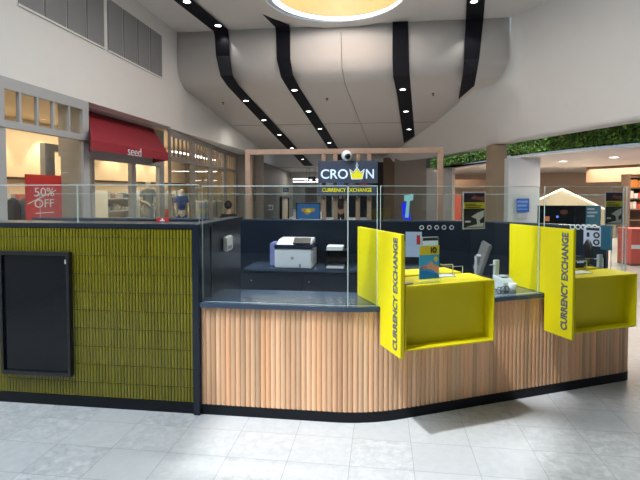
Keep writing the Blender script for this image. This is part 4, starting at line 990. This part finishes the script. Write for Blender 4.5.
for x in (-.25, .25): MB().tube([(x, .02, H_), (x, .02, 2.979-t.location.z)], .01, 6).build('hanger', M_dgrey, t)
t, W_, H_ = flat_sign('exit_sign', 'black exit light box under the concourse ceiling left of the kiosk sign', 'sign', 308, 176.5, 315.5, 181.5, 25, M_black, .1)
MB().box((-.12, -.006, .04), (.02, -.001, .12)).build('lit_mark', M_led, t)
for x in (-.12, .12): MB().tube([(x, .05, H_), (x, .05, 2.979-t.location.z)], .01, 6).build('hanger', M_dgrey, t)
for i, (x, y, wdt) in enumerate([(291, 179, 2.6), (322, 179.3, 2.6), (309, 181.5, 3.2), (334, 181.7, 2.8)]):
    p = atz(x, y, 2.6); tag(MB().box((p.x-wdt/2, p.y-.15, 2.54), (p.x+wdt/2, p.y+.15, 2.6195)).build('ceiling_light', M_strip_l), ['tube light in the concourse ceiling above the pictogram wall', 'tube light in the concourse ceiling behind the sign, nearer row', 'second row tube light in the concourse ceiling above the blue screen', 'second row tube light in the concourse ceiling behind the kiosk sign'][i], 'light', 'concourse tube lights')
for i, x in enumerate((280, 268, 300)):
    p = atz(x, 170+2*i, 2.97); tag(MB().lathe((p.x, p.y, 2.972), [(.09, 0), (.09, -.015)], 14).build('downlight', M_lamp), ['small round downlight in the concourse ceiling, middle one', 'small round downlight in the concourse ceiling, leftmost one', 'small round downlight in the concourse ceiling, rightmost one'][i], 'light', 'concourse downlights')
# busy shopfronts seen through the slats
for i, (xa_, xb_, z1_, mm) in enumerate([(322, 333, 2.2, (.20, .21, .2)), (333.5, 345, 2.35, (.32, .27, .22)), (345.5, 357, 2.1, (.14, .15, .16)), (357.5, 369, 2.3, (.35, .3, .26))]):
    a = fp(xa_, 31); c = fp(xb_, 31); t = thing('far_shopfront', ['narrow grey', 'narrow tan', 'narrow dark', 'narrow beige'][i]+' far shopfront seen between the slats below the sign', 'shop front', a, YAW, 'far shopfronts behind the slats')
    wd2 = (c-a).length; MB().box((0, 0, 0), (wd2, .3, z1_)).build('front', mat('far_front_%s' % ['grey', 'tan', 'dark', 'beige'][i], mm, .6, noise=.7, nscale=7), t)
    MB().box((.08, -.01, 0), (wd2-.08, -.001, 1.95)).build('window', M_screen, t)
    MB().box((.05, -.02, z1_-.22), (wd2-.05, -.001, z1_-.08)).build('fascia', [M_paper, M_blue, M_paper, M_redsign][i], t)
pd = fp(340.5, 20)
figure('person', 'dark clothed shopper walking beyond the slats under the sign', 'person', pd, math.radians(20), 1.68, M_skin, M_dark, M_dark, M_hair)

# ================================================================== BACKGROUND: right of the frame
wallseg('wall_right', 372, 383.5, 21.5, 21.5, 0, 3.05, mat('near_black_wall', (.015, .014, .013), .6))
wallseg('wall_right', 383.5, 394.5, 20.9, 20.9, 0, 3.2, mat('dark_brown_wall', (.13, .085, .055), .6))
wallseg('wall_right', 394.5, 426.5, 20.5, 19.0, 0, 3.2, M_taupe)
wallseg('wall_right', 426.5, 452, 18.4, 17.6, 0, 2.62, mat('pale_grey_column', (.42, .41, .40), .6))
# blue and aqua T sign
tp = ond(407, 207, 17.5)
tt_ = thing('hanging_sign', 'aqua letter T over a blue leaf shape, in front of the taupe wall', 'sign', Vector((tp.x, tp.y, 0)), YAW)
sc = 17.5/470
M_tb = mat('royal_blue_sign', (.01, .02, .75), .35, emit=(.01, .03, .9), estr=.5); M_ta = mat('aqua_sign', (.25, .65, .7), .4, emit=(.35, .75, .8), estr=.3)
def P2(x, y): return ((x-407)*sc, 0, EYE+(191-y)*sc)
lf = MB(); lf.prism([P2(*q) for q in [(402, 203), (405, 202), (408, 207), (411, 217), (411, 224), (405, 224), (402.5, 215)]], (0, .08, 0)); lf.build('blue_leaf', M_tb, tt_)
tl_ = MB(); tl_.prism([tuple(Vector(P2(*q))+Vector((0, -.09, 0))) for q in [(404, 195.5), (413, 194), (412.5, 200), (409.5, 200.8), (408, 217.5), (405, 217.5), (406.5, 201.2), (404, 201)]], (0, .085, 0)); tl_.build('letter_t', M_ta, tt_)
MB().box((-.02, .03, 0), (.06, .07, EYE-33*sc-.001)).build('pole', M_dgrey, tt_)
# columns
def colbox(label, xa_, xb_, d, z1_, m, nm='column'):
    a = ond(xa_, 191, d); c = ond(xb_, 191, d); n = Vector((-(c-a).y, (c-a).x, 0)).normalized()
    t = thing(nm, label, 'column', Vector(((a.x+c.x)/2, (a.y+c.y)/2, 0)), YAW); hw_ = (c-a).length/2
    MB().box((-hw_, 0, 0), (hw_, .5, z1_)).build('shaft', m, t, .004); MB().box((-hw_-.01, -.01, 0), (hw_+.01, .51, .1)).build('plinth', M_dgrey, t) if False else None
    return t, hw_
# planter soffit and low ceiling of the right hand shops
SB = [atz(x, y, 2.62) for x, y in [(400, 175.5), (437, 170), (475, 164.3), (512, 158.7), (538, 155.9), (575, 152.3), (640, 147), (700, 141.8), (770, 136)]]
sof = MB(); pl_ = [(p.x, p.y) for p in SB[:9]]
sof.poly_prism([(p.x-.02, p.y) for p in SB[:9]]+[(14, 4.0), (14, 26), (-.5, 26)], 2.62, 2.655); struct(sof.build('ceiling_shops', mat('shop_ceiling', (.80, .76, .72), .8)))
# bright front edge of the soffit
# green wall: leafy band behind the bulkhead edge
def leafband(label, i0, f0, i1, f1, n, z0_=2.745, z1_=3.45):
    def pt(g): i = min(int(g), len(SB)-2); return SB[i].lerp(SB[i+1], g-i)
    g0, g1 = i0+f0, i1+f1; m = MB(); base = pt(g0)
    for q in range(n):
        g = g0+(g1-g0)*random.random(); p = pt(g)+Vector((random.uniform(-.02, .16)+.02, random.uniform(0, .05), 0)); z = random.uniform(z0_, z1_)
        r = random.uniform(.025, .075); c = Vector((p.x-base.x, p.y-base.y, z)); nrm = Vector((-1+random.uniform(-.5, .5), -.6+random.uniform(-.6, .6), random.uniform(-.3, .9))).normalized()
        e = nrm.orthogonal().normalized(); a = random.random()*6.28; e = Matrix.Rotation(a, 3, nrm) @ e; f = nrm.cross(e)
        vs = [m.bm.verts.new(c+e*r*cx_+f*r*cy_+nrm*cz_*r) for cx_, cy_, cz_ in ((-1, 0, 0), (-.2, .45, .15), (1, 0, -.2), (-.2, -.45, .15))]
        m.bm.faces.new(vs[:3]); m.bm.faces.new((vs[0], vs[2], vs[3]))
    o = m.build('green_wall', M_leaf); o.location = (base.x, base.y, 0)
    def tn(c): g = random.choice([.25, .5, .8, 1.0, 1.3, 2.2]); return (g*random.uniform(.6, 1.5), g, g*random.uniform(.5, 1))
    set_tone(o, tn)
    bkm = MB(); P0 = [pt(g0+(g1-g0)*i/12)+Vector((.22, .08, 0))-base for i in range(13)]; P1 = [p+Vector((.06, .03, 0)) for p in P0]
    bkm.poly_prism([(p.x, p.y) for p in P0]+[(p.x, p.y) for p in P1[::-1]], z0_-.008, z1_+.1).build('backing', mat('dark_soil_backing', (.01, .025, .008), .9), o)
    tag(o, label, 'green wall', None, 'stuff'); return o
leafband('long leafy green wall band above the right hand shops, right of the white column', 2, .8, 7, .0, 9000, z1_=3.5)
leafband('short leafy green wall band between the timber frame post and the taupe column', 0, .4, 2, .5, 3000, z1_=3.5)
t, hw_ = colbox('brown taupe column beneath the green wall, left of the white one', 492, 506.5, 12.9, 2.99, M_brown)
t, hw_ = colbox('wide white column with a blue notice, beneath the green wall', 508.5, 540, 12.6, 2.615, mat('white_column_paint', (.62, .66, .70), .5))
nt_ = thing('column_notice', 'blue square notice with small print on the white column', 'notice', ond(522.5, 217, 12.55), YAW)
MB().box((-.17, -.012, 0), (.17, 0, .36)).build('blue_panel', M_blue, nt_); nt_.location.z = EYE-(212-191)*12.55/470
MB().box((-.15, -.014, .06), (.12, -.0125, .09)).box((-.15, -.014, .14), (.1, -.0125, .2)).box((-.15, -.014, .25), (.13, -.0125, .3)).build('print_lines', mat('pale_blue_print', (.2, .35, .75), .5), nt_)
MB().box((-.15, -.008, -.20), (.12, 0, -.03)).build('grey_print', mat('faint_print', (.45, .48, .58), .5), nt_)
# downlights in the shop ceiling
for i, (x, y) in enumerate([(614, 157), (634, 165), (606, 170), (583.6, 174), (563, 161)]):
    p = atz(x, y, 2.62); dl = thing('shop_downlight', ['round downlight near the green wall, second from the right', 'round downlight at the far right of the shop ceiling', 'round downlight in the shop ceiling, middle one', 'round downlight in the shop ceiling, left of the middle', 'round downlight nearest the white column', 'small black spotlight deeper in the shop ceiling', 'round downlight in the ceiling left of the brown column'][i], 'downlight', (p.x, p.y, 2.619), 0, 'shop ceiling downlights')
    MB().lathe((0, 0, 0), [(.10, -.012), (.13, -.012), (.13, 0), (.10, 0), (.10, -.012)], 18).build('trim', M_white, dl); MB().lathe((0, 0, 0), [(.098, -.008), (.098, -.001)], 18).build('lamp_disc', M_lamp, dl)
# right shops interior
M_peach = mat('peach_wall', (.66, .50, .38), .8); M_coral = mat('coral_red_panel', (.62, .12, .09), .6); M_walnut = mat('walnut_bulkhead', (.22, .14, .09), .6)
wallseg('wall_shops', 450, 700, 26, 20, 0, 2.615, M_peach, .1)
struct(MB().box((1.0, 26, 0), (14, 26.2, 3.0)).build('wall_shops', M_peach))
wallseg('trim_5', 452, 489, 19.5, 19.3, 1.85+.0, 2.2, M_walnut, .3)
wallseg('trim_6', 586, 640, 17.5, 15.5, 2.05, 2.615, M_walnut, .5)
t, W_, H_ = flat_sign('coral_banner', 'coral red banner deep in the shop left of the brown column', 'panel', 451.5, 195, 461, 222, 19, M_coral, .1)
MB().box((-W_/2, 0, -.6), (W_/2, .1, -.001)).build('base', M_dgrey, t)
# gable light line
gl = thing('gable_light', 'thin gable shaped light line on the shop wall behind the dark screens', 'light', ond(562, 189, 17), YAW)
sc = 17/470
def G2(x, y): return Vector(((x-562)*sc, 0, (189-y)*sc))
MB().tube([G2(538, 200), G2(562, 189)], .03, 8).tube([G2(562, 189), G2(622, 217)], .03, 8).build('light_tube', mat('warm_tube_glow', (1, .9, .75), .5, emit=(1, .86, .7), estr=.9), gl)
# gable wall board
gw = tag(MB().prism([G2(538, 201), G2(562, 190), G2(617, 215), G2(617, 262), G2(538, 262)], (0, .1, 0)).build('gable_board', mat('cream_gable', (.36, .32, .24), .8)), 'cream gable shaped board under the light line', 'board'); gw.location = ond(562, 189, 17.15); gw.rotation_euler = (0, 0, YAW)
# dark counter with screens
dkp = ond(569, 205, 10.6); dk = thing('screen_wall', 'long dark display wall with small lit pictures, right of the white column', 'display', Vector((dkp.x, dkp.y, 0)), YAW)
sc = 10.6/470
def D2(x, y): return ((x-569)*sc, (EYE-(y-191)*sc))
a, z1_ = D2(540, 205.5); c, _ = D2(586, 0); MB().box((a, 0, 0), (c, .12, z1_)).build('dark_panel', M_screen, dk)
c2, _ = D2(600.5, 0); MB().box((c+.004, -.02, 0), (c2, .12, z1_)).build('teal_panel', mat('teal_display', (.02, .09, .13), .4, emit=(.03, .13, .2), estr=.35), dk)
tx = MB()
for y, xe in ((209, 594), (212.5, 597), (216, 594)):
    q0, zz0 = D2(584.8+2, y); q1, _ = D2(xe, y); tx.box((q0, -.0225, zz0-.02), (q1, -.0205, zz0+.02))
tx.build('white_lines', mat('pale_lines', (.5, .55, .6), .5), dk)
q, zz0 = D2(547, 219); MB().box((q-.06, -.004, zz0-.05), (q+.06, -.001, zz0+.06)).build('orange_picture', mat('orange_picture', (.55, .18, .08), .5, emit=(.6, .2, .08), estr=.35), dk)
q, zz0 = D2(557.5, 216.7); MB().ball((q, -.004, zz0), .028, 1, .1, 1, 12).build('blue_light', mat('blue_light', (.1, .15, .9), .5, emit=(.15, .25, 1), estr=1), dk)
q, zz0 = D2(564, 212); MB().ball((q, -.004, zz0), .08, 1.2, .03, .7, 12).build('dim_red_picture', mat('dim_red_picture', (.14, .04, .03), .5), dk)
# right edge: coral counter, shelving with goods
rcp = ond(640, 245, 10.8); rc = thing('coral_counter', 'coral red counter with a white band at the right edge', 'counter', Vector((rcp.x, rcp.y, 0)), YAW)
sc = 10.8/470
def zr(y): return EYE-(y-191)*sc
MB().box((-.2, 0, zr(264)), (1.5, .5, zr(229))).build('front', M_coral, rc); MB().box((-.2, -.01, zr(249)), (1.5, -.001, zr(245))).build('white_band', M_paper, rc)
MB().box((-.2, .02, 0), (1.5, .5, zr(264)-.001)).build('plinth', M_walnut, rc)
sh_ = thing('goods_shelf', 'dark shelving of small red and cream goods at the right edge', 'shelf', Vector(ond(640, 245, 13)) * 1, YAW); sh_.location.z = 0
sc = 13/470
for z in (.9, 1.2, 1.5, 1.8, 2.1): MB().box((-.3, 0, z), (1.5, .35, z+.03)).build('shelf_board', M_walnut, sh_)
MB().box((-.33, 0, 0), (-.3005, .37, 2.2)).box((-.3, .3505, 0), (1.5, .37, 2.2)).build('back_panel', M_walnut, sh_)
RZ = Matrix.Rotation(YAW, 3, 'Z')
gcols = [('red', M_coral), ('cream', M_mann), ('orange', mat('orange_pack', (.65, .25, .06), .5)), ('white', M_paper)]
for z in (1.23, 1.53, 1.83):
    x = -.27
    while x < .5:
        wdt = random.uniform(.05, .1); ht = random.uniform(.12, .22); nmc, mm = random.choice(gcols)
        o = MB().box((0, 0, 0), (wdt, .16, ht)).build('goods_pack', mm, None, .006); o.location = sh_.location+RZ @ Vector((x, .04, z+.0008)); o.rotation_euler = (0, 0, YAW)
        lv = {1.23: 'lowest stocked', 1.53: 'middle stocked', 1.83: 'highest stocked'}[z]
        tag(o, '%s goods pack on the %s shelf at the right edge' % (nmc, lv), 'pack', '%s goods packs on the %s shelf' % (nmc, lv)); x += wdt+.02
